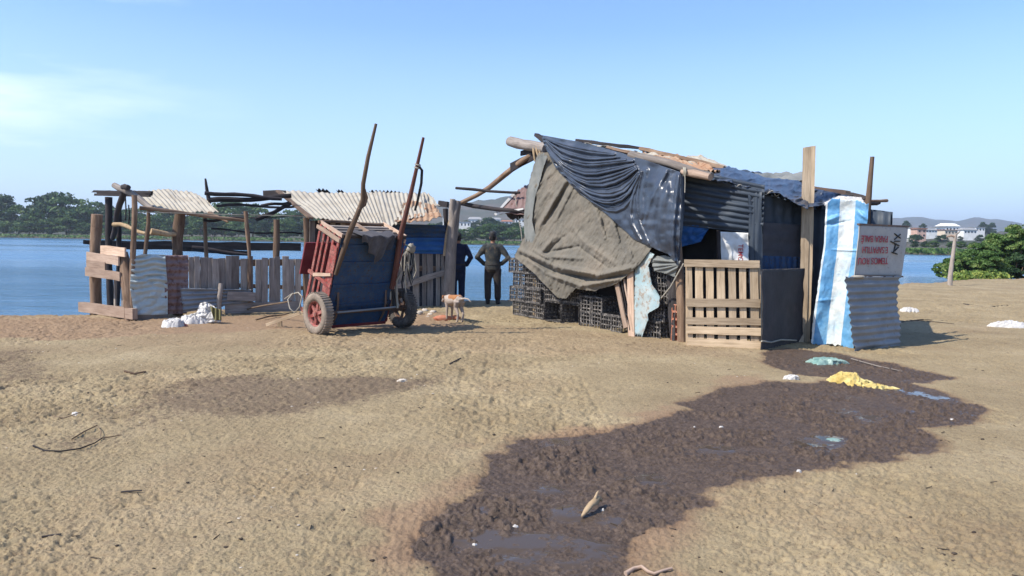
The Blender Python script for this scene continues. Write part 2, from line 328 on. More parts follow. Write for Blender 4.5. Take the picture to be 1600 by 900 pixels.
    def grid(s, P, th=0.0, rnd=None, smooth=True, uvs=None, mask=None, flip=False):
        """P: array (nv, nu, 3). th gives real thickness by a second skin."""
        nv, nu, _ = P.shape
        du = np.gradient(P, axis=1); dv = np.gradient(P, axis=0); N = np.cross(du, dv); N /= (np.linalg.norm(N, axis=2, keepdims=True) + 1e-9)
        layers = [P] if th == 0 else [P, P - N * th]
        b = len(s.v); rnd = random.random() if rnd is None else rnd
        for L_ in layers: s.v += [tuple(x) for x in L_.reshape(-1, 3).tolist()]
        if uvs is None:
            uvs = np.stack(np.meshgrid(np.linspace(0, 1, nu), np.linspace(0, 1, nv)), axis=2)
        U = uvs.reshape(-1, 2).tolist(); m = nu * nv
        def face(idx, sm=smooth):
            s.f.append(tuple(b + i for i in idx)); s.uv += [tuple(U[i % m]) for i in idx]; s.r += [rnd] * len(idx); s.sm.append(sm)
        ok = np.ones((nv - 1, nu - 1), bool) if mask is None else mask
        for j in range(nv - 1):
            for i in range(nu - 1):
                if not ok[j, i]: continue
                a = j * nu + i; q = (a, a + 1, a + nu + 1, a + nu)
                face(q)
                if th:
                    face(tuple(m + x for x in q[::-1]))
                    if i == 0 or not ok[j, i - 1]: face((a + nu, a, a + m, a + nu + m)[::-1][::-1], False)
                    if i == nu - 2 or not ok[j, i + 1]: face((a + 1, a + nu + 1, a + nu + 1 + m, a + 1 + m), False)
                    if j == 0 or not ok[j - 1, i]: face((a, a + 1, a + 1 + m, a + m)[::-1], False)
                    if j == nv - 2 or not ok[j + 1, i]: face((a + nu, a + nu + 1, a + nu + 1 + m, a + nu + m), False)
        return s
    def ball(s, c, r, jit=.12, seg=10, rings=7, scale=(1, 1, 1)):
        c = Vector(c); vs = []; sd = random.uniform(0, 99)
        for k in range(rings + 1):
            th = math.pi * k / rings
            for j in range(seg):
                ph = 2 * math.pi * j / seg; d = V(math.sin(th) * math.cos(ph), math.sin(th) * math.sin(ph), math.cos(th))
                rr = r * (1 + (random.uniform(-jit, jit) if 0 < k < rings else 0)); vs.append(c + V(d.x * scale[0], d.y * scale[1], d.z * scale[2]) * rr)
        fs = []
        for k in range(rings):
            for j in range(seg):
                a = k * seg + j; b = k * seg + (j + 1) % seg; fs.append((a, a + seg, b + seg, b))
        return s.poly(vs, fs, [[(0, 0), (0, .1), (.1, .1), (.1, 0)]] * len(fs), smooth=True)
    def build(s, name, mat, parent=None, origin=None, weld=False):
        me = bpy.data.meshes.new(name); o = bpy.data.objects.new(name, me); C.objects.link(o)
        vv = np.array(s.v, dtype=np.float64)
        org = np.array(parent['_o'], float) if 0 else np.array(parent['_o'] if (parent is not None and '_o' in parent) else (origin if origin is not None else (0, 0, 0)))
        me.from_pydata((vv - org).tolist(), [], s.f)
        uvl = me.uv_layers.new(name="UVMap"); uvl.data.foreach_set('uv', np.array(s.uv, dtype=np.float32).ravel())
        ca = me.attributes.new('rnd', 'FLOAT', 'CORNER'); ca.data.foreach_set('value', np.array(s.r, dtype=np.float32))
        me.polygons.foreach_set('use_smooth', s.sm); me.materials.append(mat if not isinstance(mat, str) else M_[mat]); me.update()
        if parent is not None: o.parent = parent; o['_o'] = tuple(float(q) for q in org)
        else: o.location = tuple(org); o['_o'] = tuple(float(q) for q in org)
        return o
def tag(o, label, cat, group=None):
    o['label'] = label; o['category'] = cat
    if group: o['group'] = group
    return o
def thing(name, label, cat, loc, group=None):
    o = bpy.data.objects.new(name, None); C.objects.link(o); o.location = tuple(loc); o['_o'] = tuple(loc); o.empty_display_size = .2
    return tag(o, label, cat, group)
def struct(o, kind='structure'): o['kind'] = kind; return o
def lerp2(a, b, t): return (a[0] + (b[0] - a[0]) * t, a[1] + (b[1] - a[1]) * t)
def polyat(pts, t):
    d = [0]
    for a, b in zip(pts, pts[1:]): d.append(d[-1] + math.hypot(*(b[i] - a[i] for i in range(len(a)))))
    d = np.array(d) / d[-1]; P = np.array(pts, float)
    return np.stack([np.interp(t, d, P[:, k]) for k in range(P.shape[1])], axis=-1)
def coons(top, bot, left, right, nu, nv):
    """grid (nv,nu,k) between four outlines; top/bottom run left to right, left/right run top to bottom"""
    u = np.linspace(0, 1, nu); v = np.linspace(0, 1, nv); T = polyat(top, u)[None]; B = polyat(bot, u)[None]; L = polyat(left, v)[:, None]; R = polyat(right, v)[:, None]
    U = u[None, :, None]; Vv = v[:, None, None]
    return (1 - Vv) * T + Vv * B + (1 - U) * L + U * R - ((1 - U) * (1 - Vv) * T[:, :1] + U * (1 - Vv) * T[:, -1:] + (1 - U) * Vv * B[:, :1] + U * Vv * B[:, -1:])
def rays(px, py):
    dx = (px - 800) / F; dy = (py - 450) / F; a = dx * cr + dy * sr; b = dx * sr - dy * cr
    d = np.array(Fv)[None, None] + a[..., None] * np.array(Rv) + b[..., None] * np.array(Uv); return d / d[..., 1:2]
def on_plane(pl, PP, off):
    d = rays(PP[..., 0], PP[..., 1]); n = np.array(pl.n); c = np.array(pl.a - EYE).dot(n)
    return np.array(EYE) + d * ((c + off) / (d @ n))[..., None]
def at_depth(PP, Y):
    d = rays(PP[..., 0], PP[..., 1]); return np.array(EYE) + d * Y[..., None]
def ridges(PP, segs):
    h = np.zeros(PP.shape[:2]); X = PP[..., 0]; Y = PP[..., 1]
    for x0, y0, x1, y1, w, a in segs:
        dx, dy = x1 - x0, y1 - y0; L2 = dx * dx + dy * dy; t = np.clip(((X - x0) * dx + (Y - y0) * dy) / L2, 0, 1)
        d = np.hypot(X - x0 - t * dx, Y - y0 - t * dy); h += a * np.exp(-(d / w) ** 2) * (.35 + .65 * np.sin(np.pi * np.clip(t, .05, .95)))
    return h
def edge_mask(nu, nv, amp=.03, seed=0):
    """ragged outline: cells dropped along a cloth's rim"""
    u = np.linspace(0, 1, nu - 1)[None]; v = np.linspace(0, 1, nv - 1)[:, None]
    nL = amp * (vnoise(v * 14, v * 0 + 1, seed) + 1) * .5 + amp * .5 * (vnoise(v * 50, v * 0 + 2, seed) + 1) * .5
    nR = amp * (vnoise(v * 14, v * 0 + 3, seed) + 1) * .5 + amp * .5 * (vnoise(v * 50, v * 0 + 4, seed) + 1) * .5
    nT = amp * (vnoise(u * 14, u * 0 + 5, seed) + 1) * .5 + amp * .5 * (vnoise(u * 50, u * 0 + 6, seed) + 1) * .5
    nB = amp * (vnoise(u * 14, u * 0 + 7, seed) + 1) * .5 + amp * .5 * (vnoise(u * 50, u * 0 + 8, seed) + 1) * .5
    return (u > nL - amp * .3) & (u < 1 - nR + amp * .3) & (v > nT - amp * .3) & (v < 1 - nB + amp * .3)
def corrugated(mb, c4, waves, amp=.018, along='v', nu=None, nv=24, th=.004, bent=.01, ragged=0, seed=1):
    """c4: four corner points TL, TR, BR, BL. The waves repeat across u (along='v') or down v (along='u')."""
    TL, TR, BR, BL = [np.array(p, float) for p in c4]
    a, b = (waves * 8 + 1, nv) if along == 'v' else (nv, waves * 8 + 1)
    u = np.linspace(0, 1, a)[None, :, None]; v = np.linspace(0, 1, b)[:, None, None]
    P = (1 - v) * ((1 - u) * TL + u * TR) + v * ((1 - u) * BL + u * BR)
    n = np.cross(TR - TL, BL - TL); n /= np.linalg.norm(n)
    if n[1] > 0: n = -n
    uu = u + 0 * v; vv = v + 0 * u; q = (uu if along == 'v' else vv)[..., 0]
    h = amp * np.sin(2 * np.pi * waves * q) + bent * fbm(uu[..., 0] * 3, vv[..., 0] * 3, 3, seed)
    P = P + n * h[..., None]; mk = edge_mask(a, b, ragged, seed) if ragged else None
    return mb.grid(P, th, mask=mk)
# ================================================================== TERRAIN
def seg_dist(X, Y, poly):
    """signed distance to a closed outline, negative inside"""
    d = np.full(X.shape, 1e9); ins = np.zeros(X.shape, bool); n = len(poly)
    for k in range(n):
        (ax, ay), (bx, by) = poly[k], poly[(k + 1) % n]; dx, dy = bx - ax, by - ay
        t = np.clip(((X - ax) * dx + (Y - ay) * dy) / (dx * dx + dy * dy + 1e-12), 0, 1)
        d = np.minimum(d, np.hypot(X - ax - t * dx, Y - ay - t * dy))
        c = ((ay > Y) != (by > Y)) & (X < (bx - ax) * (Y - ay) / (by - ay + 1e-12) + ax); ins ^= c
    return np.where(ins, -d, d)
def gpoly(pts): return [(G(*p).x, G(*p).y) for p in pts]
SH = [(-400, 12.2), (-60, 12.3), (-14, 12.8)] + [tuple(G(*p).xy) for p in [(-60, 493), (0, 492), (130, 490), (300, 484), (600, 475), (700, 471), (780, 468.5), (830, 467), (1000, 458), (1250, 447), (1410, 441.5), (1480, 439.5), (1530, 434)]] + [(34, 40), (44, 46), (60, 70), (100, 160), (400, 500)]
SHx = np.array([p[0] for p in SH]); SHy = np.array([p[1] for p in SH])
def shore(X): return np.interp(X, SHx, SHy)
MUD = gpoly([(1195, 549), (1230, 545), (1290, 549), (1340, 560), (1400, 568), (1440, 580), (1492, 590), (1430, 599), (1500, 622), (1545, 642), (1515, 664), (1440, 672), (1472, 692), (1440, 711), (1370, 722), (1330, 727), (1260, 737), (1190, 746), (1120, 757), (1078, 765), (1108, 780), (1070, 802), (1000, 828), (975, 890), (965, 1050), (660, 1050), (684, 900), (655, 860), (640, 830), (700, 800), (757, 752), (770, 715), (805, 702), (812, 688), (900, 681), (1000, 665), (1040, 655), (1077, 640), (1060, 632), (1130, 606), (1200, 597), (1285, 600), (1305, 590), (1240, 585), (1195, 568)])
DUNG = [(gpoly([(200, 620), (300, 600), (420, 590), (560, 584), (690, 590), (690, 608), (600, 630), (420, 645), (270, 645)]), .95), (gpoly([(-60, 545), (60, 548), (100, 585), (60, 605), (-60, 610)]), .7), (gpoly([(40, 680), (150, 672), (175, 700), (120, 735), (60, 725)]), .6), (gpoly([(60, 630), (250, 635), (255, 665), (80, 660)]), .45), (gpoly([(820, 500), (1060, 540), (1190, 552), (1180, 562), (1000, 550), (800, 512)]), .35), (gpoly([(1410, 500), (1600, 515), (1700, 560), (1540, 545)]), .25)]
REDP = [(gpoly([(-100, 494), (420, 492), (700, 485), (740, 510), (300, 520), (100, 530), (-100, 525)]), .9), (gpoly([(0, 500), (700, 500), (1100, 530), (1150, 560), (600, 545), (200, 540)]), .45), (gpoly([(560, 800), (740, 740), (770, 700), (1060, 630), (1100, 610), (1060, 660), (780, 720), (700, 860), (690, 1000), (560, 960)]), 1.0), (gpoly([(980, 830), (1080, 780), (1200, 760), (1110, 800), (1020, 850), (1000, 1000), (960, 1000)]), 1.0), (gpoly([(1100, 600), (1190, 585), (1200, 600), (1080, 625)]), .8)]
PUD = [(1180, 650, 30, 6), (1340, 640, 26, 6), (1250, 700, 30, 6), (1060, 690, 26, 6), (860, 760, 30, 8), (980, 780, 26, 8), (720, 830, 26, 9), (1380, 655, 30, 7), (735, 770, 40, 16), (760, 790, 40, 14), (770, 830, 55, 16), (870, 835, 60, 12), (800, 870, 60, 12), (900, 868, 70, 16), (760, 900, 50, 14), (905, 692, 38, 9), (860, 728, 34, 9), (1432, 615, 62, 20), (1415, 606, 18, 7), (1472, 640, 40, 10), (1303, 687, 22, 9), (1000, 745, 40, 9), (940, 800, 60, 14), (1120, 700, 40, 6), (1010, 700, 40, 6), (1290, 566, 40, 5), (880, 900, 80, 15)]
def height(X, Y):
    s = shore(X) + .25 * vnoise(X * .9, X * 0 + 3.3, 5) + .12 * vnoise(X * 3.1, X * 0 + 1.3, 6); w = Y - s
    z = -1.6 * smooth(-.05, 1.6, w) - .9 * smooth(1, 12, w)
    damp = 1 - .6 * smooth(-.2, .3, w)
    z = z + .025 * fbm(X * .35, Y * .35, 3, 11)
    return z, w, damp
def attrs(X, Y):
    Z, w, damp = height(X, Y)
    md = np.ones_like(X) * 1.0; near = (Y < 14) & (Y > 1.5) & (X > -3) & (X < 9)
    d = np.full_like(X, 5.0); d[near] = seg_dist(X[near], Y[near], MUD)
    d = d + .06 * fbm(X * 5, Y * 5, 5, 31); mud = smooth(.13, -.13, d)
    dg = np.zeros_like(X); rd = np.zeros_like(X); b = Y < 25
    for p, a in DUNG: dg[b] = np.maximum(dg[b], a * smooth(.35, -.35, seg_dist(X[b], Y[b], p) + .3 * fbm(X[b] * 1.4, Y[b] * 1.4, 3, 41)))
    for p, a in REDP: rd[b] = np.maximum(rd[b], a * smooth(.3, -.3, seg_dist(X[b], Y[b], p) + .25 * fbm(X[b] * 2.4, Y[b] * 2.4, 3, 51)))
    rd = np.maximum(rd, .35 * smooth(.2, .8, fbm(X * .6, Y * .6, 4, 61)))
    rd = np.maximum(rd, .7 * smooth(-1.0, -.1, w))
    # trampled lumps: hoof-sized dents and clods, larger towards the trodden middle
    big = fbm(X * 3.2 + .3 * vnoise(X * 9, Y * 9, 3), Y * 3.8, 3, 71); mid = np.abs(fbm(X * 13, Y * 15, 3, 81)); fine = np.abs(fbm(X * 32 + .4 * big, Y * 36, 3, 91)); gr = vnoise(X * 75, Y * 80, 92)
    tr = .30 + .70 * smooth(-.5, .5, fbm(X * .45, Y * .45, 3, 15)); tr = np.where((X > .8) & (Y < 9), tr * .6, tr)
    dents = -smooth(.38, .62, vnoise(X * 7.5, Y * 6.2, 23)) * .020 - smooth(.40, .65, vnoise(X * 13, Y * 12, 29)) * .012 - .010 * smooth(.45, .6, vnoise(X * 27, Y * 30, 33))
    sand = tr * (.010 * big - .018 * mid - .018 * fine + dents) + .0045 * gr
    clod = np.abs(fbm(X * 24, Y * 24, 3, 95)); cl2 = smooth(.25, .75, vnoise(X * 30, Y * 31, 97)); cl3 = smooth(.45, .8, vnoise(X * 13, Y * 13, 96)); c1 = smooth(-.5, .45, fbm(X * 2.6, Y * 2.6, 3, 99)); mh = (.004 + .014 * c1) * clod + (.006 + .015 * c1) * cl2 + .016 * cl3 * c1 + .006 * gr + .011 * fbm(X * 3.0, Y * 3.0, 3, 98) - .026
    lump = sand * (1 - mud) + mh * mud + dg * (.010 * np.abs(fbm(X * 14, Y * 14, 3, 77)) + .012 * smooth(.3, .7, vnoise(X * 17, Y * 18, 78)))
    lev = np.full_like(X, -9.0)
    for px, py, rx, ry in PUD:
        c = G(px, py); ex = (G(px + rx, py) - c).length; ey = abs(G(px, py + ry).y - c.y); q = np.hypot((X - c.x) / ex, (Y - c.y) / ey)
        q = q + .8 * fbm(X * 3.1, Y * 4.3, 4, 44); lev = np.maximum(lev, -.0195 - .012 * smooth(.4, 1.3, q) - 9 * (q > 1.55))
    wl = lev + 0; surf = lump; wet = (surf < wl) & (mud > .6)
    wetf = smooth(-.002, .003, wl - surf) * (mud > .6)
    lump = np.where(wet, wl, surf)
    return Z + lump * damp, mud, wetf, rd, dg
def ground():
    ncol, nrow = 1000, 900
    a = np.concatenate([np.linspace(-3.2, -.92, 60)[:-1], np.linspace(-.92, .92, ncol), np.linspace(.92, 3.2, 60)[1:]])
    Yr = np.concatenate([np.geomspace(1.6, 3.0, 60)[:-1], np.geomspace(3.0, 26, nrow), np.geomspace(26, 130, 90)[1:]])
    A, Yg = np.meshgrid(a, Yr); X = A * Yg; nv, nu = X.shape
    X = X + 0.0; Z, mud, wet, rd, dg = attrs(X, Yg)
    P = np.stack([X, Yg, Z], 2).reshape(-1, 3); n = len(P)
    j, i = np.meshgrid(np.arange(nv - 1), np.arange(nu - 1), indexing='ij'); q = (j * nu + i).ravel(); Fc = np.stack([q, q + 1, q + nu + 1, q + nu], 1)
    ext = np.array([[-400, -60, -.03], [400, -60, -.03], [400, 1.62, -.03], [-400, 1.62, -.03]]); P = np.vstack([P, ext]); Fc = np.vstack([Fc, [[n, n + 1, n + 2, n + 3]]])
    me = bpy.data.meshes.new('ground'); me.vertices.add(len(P)); me.vertices.foreach_set('co', P.astype(np.float32).ravel())
    me.loops.add(Fc.size); me.loops.foreach_set('vertex_index', Fc.astype(np.int32).ravel()); me.polygons.add(len(Fc)); me.polygons.foreach_set('loop_start', np.arange(0, Fc.size, 4, dtype=np.int32))
    me.polygons.foreach_set('use_smooth', np.ones(len(Fc), bool)); me.update(calc_edges=True)
    for nm, arr in (('muddy', mud), ('wet', wet), ('reddish', rd), ('dungy', dg)):
        at_ = me.attributes.new(nm, 'FLOAT', 'POINT'); at_.data.foreach_set('value', np.concatenate([arr.ravel(), np.zeros(4)]).astype(np.float32))
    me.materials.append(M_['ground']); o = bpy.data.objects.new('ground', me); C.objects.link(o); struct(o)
ground()
def gz(x, y):
    """height of the earth at a spot"""
    return float(attrs(np.array([[x]], float), np.array([[y]], float))[0][0, 0])
def Gs(px, py, dz=0.0):
    p = G(px, py); return V(p.x, p.y, gz(p.x, p.y) + dz)
ZW = -.42
mb = MB(); mb.poly([(-9000, -60, ZW), (9000, -60, ZW), (9000, 9000, ZW), (-9000, 9000, ZW)], [(0, 1, 2, 3)], [[(0, 0), (1, 0), (1, 1), (0, 1)]]); struct(mb.build('water', 'water'))
mb = MB(); mb.poly([(-9000, -60, -3.2), (9000, -60, -3.2), (9000, 9000, -3.2), (-9000, 9000, -3.2)], [(0, 1, 2, 3)], [[(0, 0), (1, 0), (1, 1), (0, 1)]]); struct(mb.build('riverbed', 'bed'))
# ------------------------------------------------------------------ far bank and hills
def bankd(px): return np.interp(px, [-1500, 0, 770, 1150, 1450, 1560, 2200, 3000], [330, 279, 262, 205, 158, 150, 150, 170])
def farz(px, d):
    Db = bankd(px); z = -1.2 + 1.75 * smooth(Db - 2, Db + 2, d) + .5 * smooth(Db + 2, Db + 14, d) + 11 * smooth(Db + 40, 620, d)
    A = np.interp(px, [-2000, 500, 600, 640, 690, 740, 790, 850, 950, 1050, 1200, 1300, 4000], [0, 0, 14, 33, 50, 58, 67, 74, 70, 52, 20, 0, 0])
    B = np.interp(px, [-2000, 900, 1250, 1350, 1385, 1430, 1465, 1490, 1520, 1560, 1600, 1680, 1900, 2300, 4000], [0, 0, 32, 70, 84, 90, 79, 80, 92, 87, 70, 58, 52, 20, 0])
    A = A * (1 + .05 * fbm(px / 26., px * 0 + 1.7, 3, 7)); B = B * (1 + .04 * fbm(px / 20., px * 0 + 4.7, 3, 8))
    A = A * .86; z = z + A * smooth(700, 1250, d) * (1 - smooth(1250, 1900, d) * .8) + B * smooth(1700, 2700, d) * (1 - .7 * smooth(2700, 3500, d))
    return z + (.9 * fbm(px / 9., d / 60., 4, 3)) * smooth(Db + 40, 700, d) * 2.2
pxs = np.linspace(-1500, 3000, 520); q = np.concatenate([np.linspace(0, .1, 12), np.geomspace(.11, 1, 90)])
PX, Q = np.meshgrid(pxs, q); Db = bankd(PX); D = Db - 3 + (4200 - Db) * Q ** 1.0 * Q ** .6
ang = np.arctan((PX - 800) / F); X = D * np.sin(ang) / np.cos(ang) * 1.0; Pf = np.stack([X, D, farz(PX, D)], 2)
struct(MB().grid(Pf).build('hills', 'hill'))
def farpt(px, d): return V((px - 800) / F * d, d, float(farz(np.array([[float(px)]]), np.array([[float(d)]]))[0, 0]))
# reed strip along the far water's edge
def leaf_mesh(name, cen, nrm, size, rnd, mat, parent=None, aspect=.55, jit=.6, seed=0):
    rg = np.random.default_rng(seed); n = len(cen); N = nrm + rg.normal(0, jit, (n, 3)); N /= np.linalg.norm(N, axis=1, keepdims=True) + 1e-9
    t = np.cross(N, rg.normal(0, 1, (n, 3))); t /= np.linalg.norm(t, axis=1, keepdims=True) + 1e-9; b = np.cross(N, t)
    s = (size * rg.uniform(.6, 1.3, n))[:, None]; fold = N * s * .18
    P = np.stack([cen - t * s, cen - b * s * aspect + fold, cen + t * s, cen + b * s * aspect + fold], 1).reshape(-1, 3)
    me = bpy.data.meshes.new(name); me.vertices.add(len(P)); me.vertices.foreach_set('co', P.astype(np.float32).ravel()); m_ = 4 * n
    me.loops.add(m_); me.loops.foreach_set('vertex_index', np.arange(m_, dtype=np.int32)); me.polygons.add(n); me.polygons.foreach_set('loop_start', np.arange(0, m_, 4, dtype=np.int32)); me.update(calc_edges=True)
    ca = me.attributes.new('rnd', 'FLOAT', 'CORNER'); ca.data.foreach_set('value', np.repeat(rnd, 4).astype(np.float32))
    me.materials.append(M_[mat]); o = bpy.data.objects.new(name, me); C.objects.link(o)
    if parent is not None: o.parent = parent; o['_o'] = parent['_o']
    return o
rg = np.random.default_rng(5); n = 17000; px = rg.uniform(-700, 2300, n); d = bankd(px) + rg.uniform(-1.5, 9, n); cen = np.stack([(px - 800) / F * d, d, 0.05 + rg.uniform(0, .75, n)], 1)
o = leaf_mesh('reeds', cen, np.tile([0, -1, .3], (n, 1)), .5, rg.uniform(0, 1, n) * .6, 'leaf_near', seed=3); struct(o, 'stuff')
o['label'] = 'strip of bright green reeds along the far water edge'; 
def crown_pts(rg, H, Wd, nclump, per, base=.22, top=1.0, csize=.2):
    """leaf places gathered in clumps over an uneven crown"""
    cs = []
    while len(cs) < nclump:
        p = rg.uniform(-1, 1, 3); r = np.linalg.norm(p)
        if r > 1 or (r < .55 and rg.random() < .8): continue
        p[2] = p[2] * .5 + .5; p[0] *= (1 - .45 * p[2] ** 3); p[1] *= (1 - .45 * p[2] ** 3); cs.append(p)
    cs = np.array(cs); C0 = np.stack([cs[:, 0] * Wd / 2, cs[:, 1] * Wd / 2, H * (base + (top - base) * cs[:, 2])], 1)
    cen = []; nr = []; rn = []
    for c in C0:
        R = Wd * csize * rg.uniform(.6, 1.25); dd = rg.normal(0, 1, (per, 3)); dd /= np.linalg.norm(dd, axis=1, keepdims=True); dd[:, 2] = np.abs(dd[:, 2]) * .9 - .25
        rr = R * rg.uniform(.55, 1.05, (per, 1)); cen.append(c + dd * rr * np.array([1, 1, .68])); nr.append(dd); rn.append(np.clip(rg.uniform(0, .75) + rg.normal(0, .16, per), 0, 1))
    return np.vstack(cen), np.vstack(nr), np.concatenate(rn), C0
def far_tree(seed, H, Wd, mat, nclump=46, per=70, size=.46, base=.02):
    rg = np.random.default_rng(seed); root = thing('tree', 'broad green tree in the row on the far bank', 'tree', (0, 0, 0), 'trees on the far river bank')
    cen, nr, rn, C0 = crown_pts(rg, H, Wd, nclump, per, base); leaf_mesh('crown', cen, nr, size, rn, mat, root, seed=seed)
    t = MB(); t.tube([(0, 0, -.5), (.1, 0, H * .3), (.0, .1, H * .62)], [H * .025, H * .02, H * .01], 7, .1)
    for c in C0[:6]: t.tube([(0.05, 0, H * .3), tuple(c)], [H * .012, H * .004], 5)
    t.build('trunk', 'wood_brown', root); return root
def copy_tree(o, parent=None):
    c = o.copy(); C.objects.link(c); c.parent = parent
    for ch in list(o.children): copy_tree(ch, c)
    return c
protos = [far_tree(11, 10, 11, 'leaf_far'), far_tree(12, 10, 9, 'leaf_dark'), far_tree(13, 10, 12, 'leaf_far', 52), far_tree(14, 10, 10, 'leaf_dark', 50), far_tree(15, 10, 13, 'leaf_far', 42, 80)]
used_p = set(); tcount = [0]
def put_tree(px, dist, top_py, k, label=None, wid=1.0, dz=0.0):
    p = farpt(px, dist); zt = at(px, top_py, dist).z; H = max(1.5, zt - p.z); o = protos[k] if k not in used_p else copy_tree(protos[k]); used_p.add(k)
    o.location = p; s = H / 10; tcount[0] += 1; rz = (tcount[0] * 2.39) % 6.28; o.rotation_euler = (0, 0, rz); o.scale = (s * wid, s * wid, s)
    if label: o['label'] = label
    o['category'] = 'tree'; o['group'] = 'trees on the far river bank'; return o
rt = random.Random(3)
left_tops = [(-180, 318, ), (-140, 326), (-100, 315), (-60, 324), (-28, 318), (5, 308), (30, 322), (52, 328), (78, 302), (104, 306), (128, 324), (152, 318), (176, 322), (205, 328), (240, 322), (262, 332), (300, 312), (335, 326), (362, 316), (395, 322), (420, 334), (448, 330), (475, 326), (505, 334), (540, 338), (575, 340)]
for i, (x, ty) in enumerate(left_tops):
    lab = None
    if (x, ty) == (78, 302): lab = 'tall round dark tree rising highest left of the pen'
    put_tree(x, 292 + rt.uniform(0, 22), ty, (1, 0, 3, 2, 4)[i % 5] if lab is None else 3, lab, 1.05)
for x in range(-200, 600, 34):                                        # lower trees in front of them, down to the reeds
    o = put_tree(x + rt.uniform(-8, 8), 286 + rt.uniform(-2, 3), 341 + rt.uniform(-7, 7), rt.choice([0, 2, 4, 1]), 'lower bushy tree at the foot of the far bank trees', 1.25)
for x in range(625, 980, 22):
    put_tree(x + rt.uniform(-6, 6), 266 + rt.uniform(0, 10), 353 + rt.uniform(-3, 5), rt.choice([0, 2, 4, 1]), 'low mangrove tree across the water beyond the two people', 1.5)
for x in range(1385, 1600, 19):
    put_tree(x + rt.uniform(-6, 6), 170 + rt.uniform(0, 25), 380 + rt.uniform(-4, 5), rt.choice([0, 2, 1, 3]), 'low tree across the water at the right behind the upside down sign', 1.5)
for x in range(1350, 1700, 24):
    put_tree(x + rt.uniform(-10, 10), 300 + rt.uniform(-20, 90), 371 + rt.uniform(-5, 4), rt.choice([1, 3, 0]), 'small dark tree among the white houses at the right', 1.5)
for x in range(690, 850, 18):
    put_tree(x + rt.uniform(-6, 6), 420 + rt.uniform(-50, 60), 344 + rt.uniform(-3, 5), rt.choice([1, 3]), 'small dark tree among the white houses beyond the people', 1.6)
for x, ty in ((1413, 346), (1438, 350), (1481, 350), (1532, 348), (1545, 349)): put_tree(x, 480, ty, 1, 'little dark tree on the skyline behind the white houses', 1.0)
# ------------------------------------------------------------------ houses
def box(mb, c, sx, sy, sz):
    x, y, z = c; a, b = sx / 2, sy / 2
    vs = [(x - a, y - b, z), (x + a, y - b, z), (x + a, y + b, z), (x - a, y + b, z), (x - a, y - b, z + sz), (x + a, y - b, z + sz), (x + a, y + b, z + sz), (x - a, y + b, z + sz)]
    fs = [(0, 1, 5, 4), (1, 2, 6, 5), (2, 3, 7, 6), (3, 0, 4, 7), (4, 5, 6, 7), (3, 2, 1, 0)]
    return mb.poly(vs, fs, [[(0, 0), (1, 0), (1, 1), (0, 1)]] * 6)
def house(px, py_base, py_top, wpx, dist, wall, roof, label, gable=True, nwin=3, storeys=1):
    p = at(px, py_base, dist); h = at(px, py_top, dist).z - p.z; w = wpx * dist / F; dp = max(6, w * .6); g = farpt(px, dist).z; lo = min(g, p.z) - .5
    r = thing('house', label, 'house', (p.x, p.y, p.z), 'white houses on the hillside across the river')
    wh = h * (.68 if gable else .92); box(MB(), (p.x, p.y, lo), w, dp, p.z - lo + wh).build('wall', wall, r); m = MB(); zr = p.z + wh
    if gable:
        e = .5; a, b = w / 2 + e, dp / 2 + e
        vs = [(p.x - a, p.y - b, zr), (p.x + a, p.y - b, zr), (p.x + a, p.y + b, zr), (p.x - a, p.y + b, zr), (p.x - a * .75, p.y, p.z + h), (p.x + a * .75, p.y, p.z + h)]
        m.poly(vs, [(0, 1, 5, 4), (2, 3, 4, 5), (1, 2, 5), (3, 0, 4), (3, 2, 1, 0)], [[(0, 0), (1, 0), (1, 1), (0, 1)]] * 2 + [[(0, 0), (1, 0), (1, 1)]] * 2 + [[(0, 0), (1, 0), (1, 1), (0, 1)]])
    else: box(m, (p.x, p.y, zr), w + .8, dp + .8, h * .08)
    m.build('roof', roof, r)
    for s in range(storeys):
        for k in range(nwin):
            x = p.x - w / 2 + w * (k + .5) / nwin; z = p.z + wh * ((s + .3) / storeys); box(MB(), (x, p.y - dp / 2 - .02, z), w / nwin * .38, .14, wh / storeys * .42).build('window', 'glass_dark', r)
house(697, 356, 337, 9, 430, 'plaster_white', 'roof_grey', 'tall narrow white block beside the forked post', False, 1, 3)
house(722, 355, 346, 26, 440, 'plaster_white', 'roof_grey', 'long white house right of the forked post across the river', False, 5)
house(742, 351, 339, 20, 470, 'plaster_white', 'roof_grey', 'white gabled hall above the forked post gap, left of the officer', True, 4)
house(757, 352, 343, 14, 450, 'plaster_cream', 'roof_grey', 'cream house just left of the officer head', False, 3)
house(773, 349, 340, 18, 480, 'plaster_white', 'roof_grey', 'white house on the hill straight above the officer', True, 3)
house(792, 351, 344, 17, 460, 'plaster_white', 'roof_tile', 'small red roofed white house right of the officer', True, 3)
house(812, 349, 342, 15, 470, 'plaster_white', 'roof_grey', 'pale flat house beside the shack edge', False, 3)
house(1422, 370, 355, 12, 330, 'plaster_white', 'roof_grey', 'two storey white house nearest the upside down sign', False, 2, 2)
house(1434, 371, 357, 14, 325, 'plaster_pink', 'roof_tile', 'pinkish two storey house next to the white one by the sign', False, 2, 2)
house(1450, 364, 357, 18, 360, 'plaster_white', 'roof_grey', 'low white house behind the pinkish house', True, 4)
house(1464, 365, 355, 14, 370, 'plaster_white', 'roof_grey', 'white flat roofed house left of the domed hall', False, 3)
house(1480, 363, 349, 26, 390, 'plaster_white', 'plaster_white', 'large white hall with a pointed white roof over the bare stake', True, 5)
house(1480, 367, 359, 20, 340, 'plaster_cream', 'roof_tile', 'cream house under the white hall', False, 4)
house(1510, 366, 356, 20, 360, 'plaster_white', 'roof_grey', 'white house right of the bare stake', True, 4)
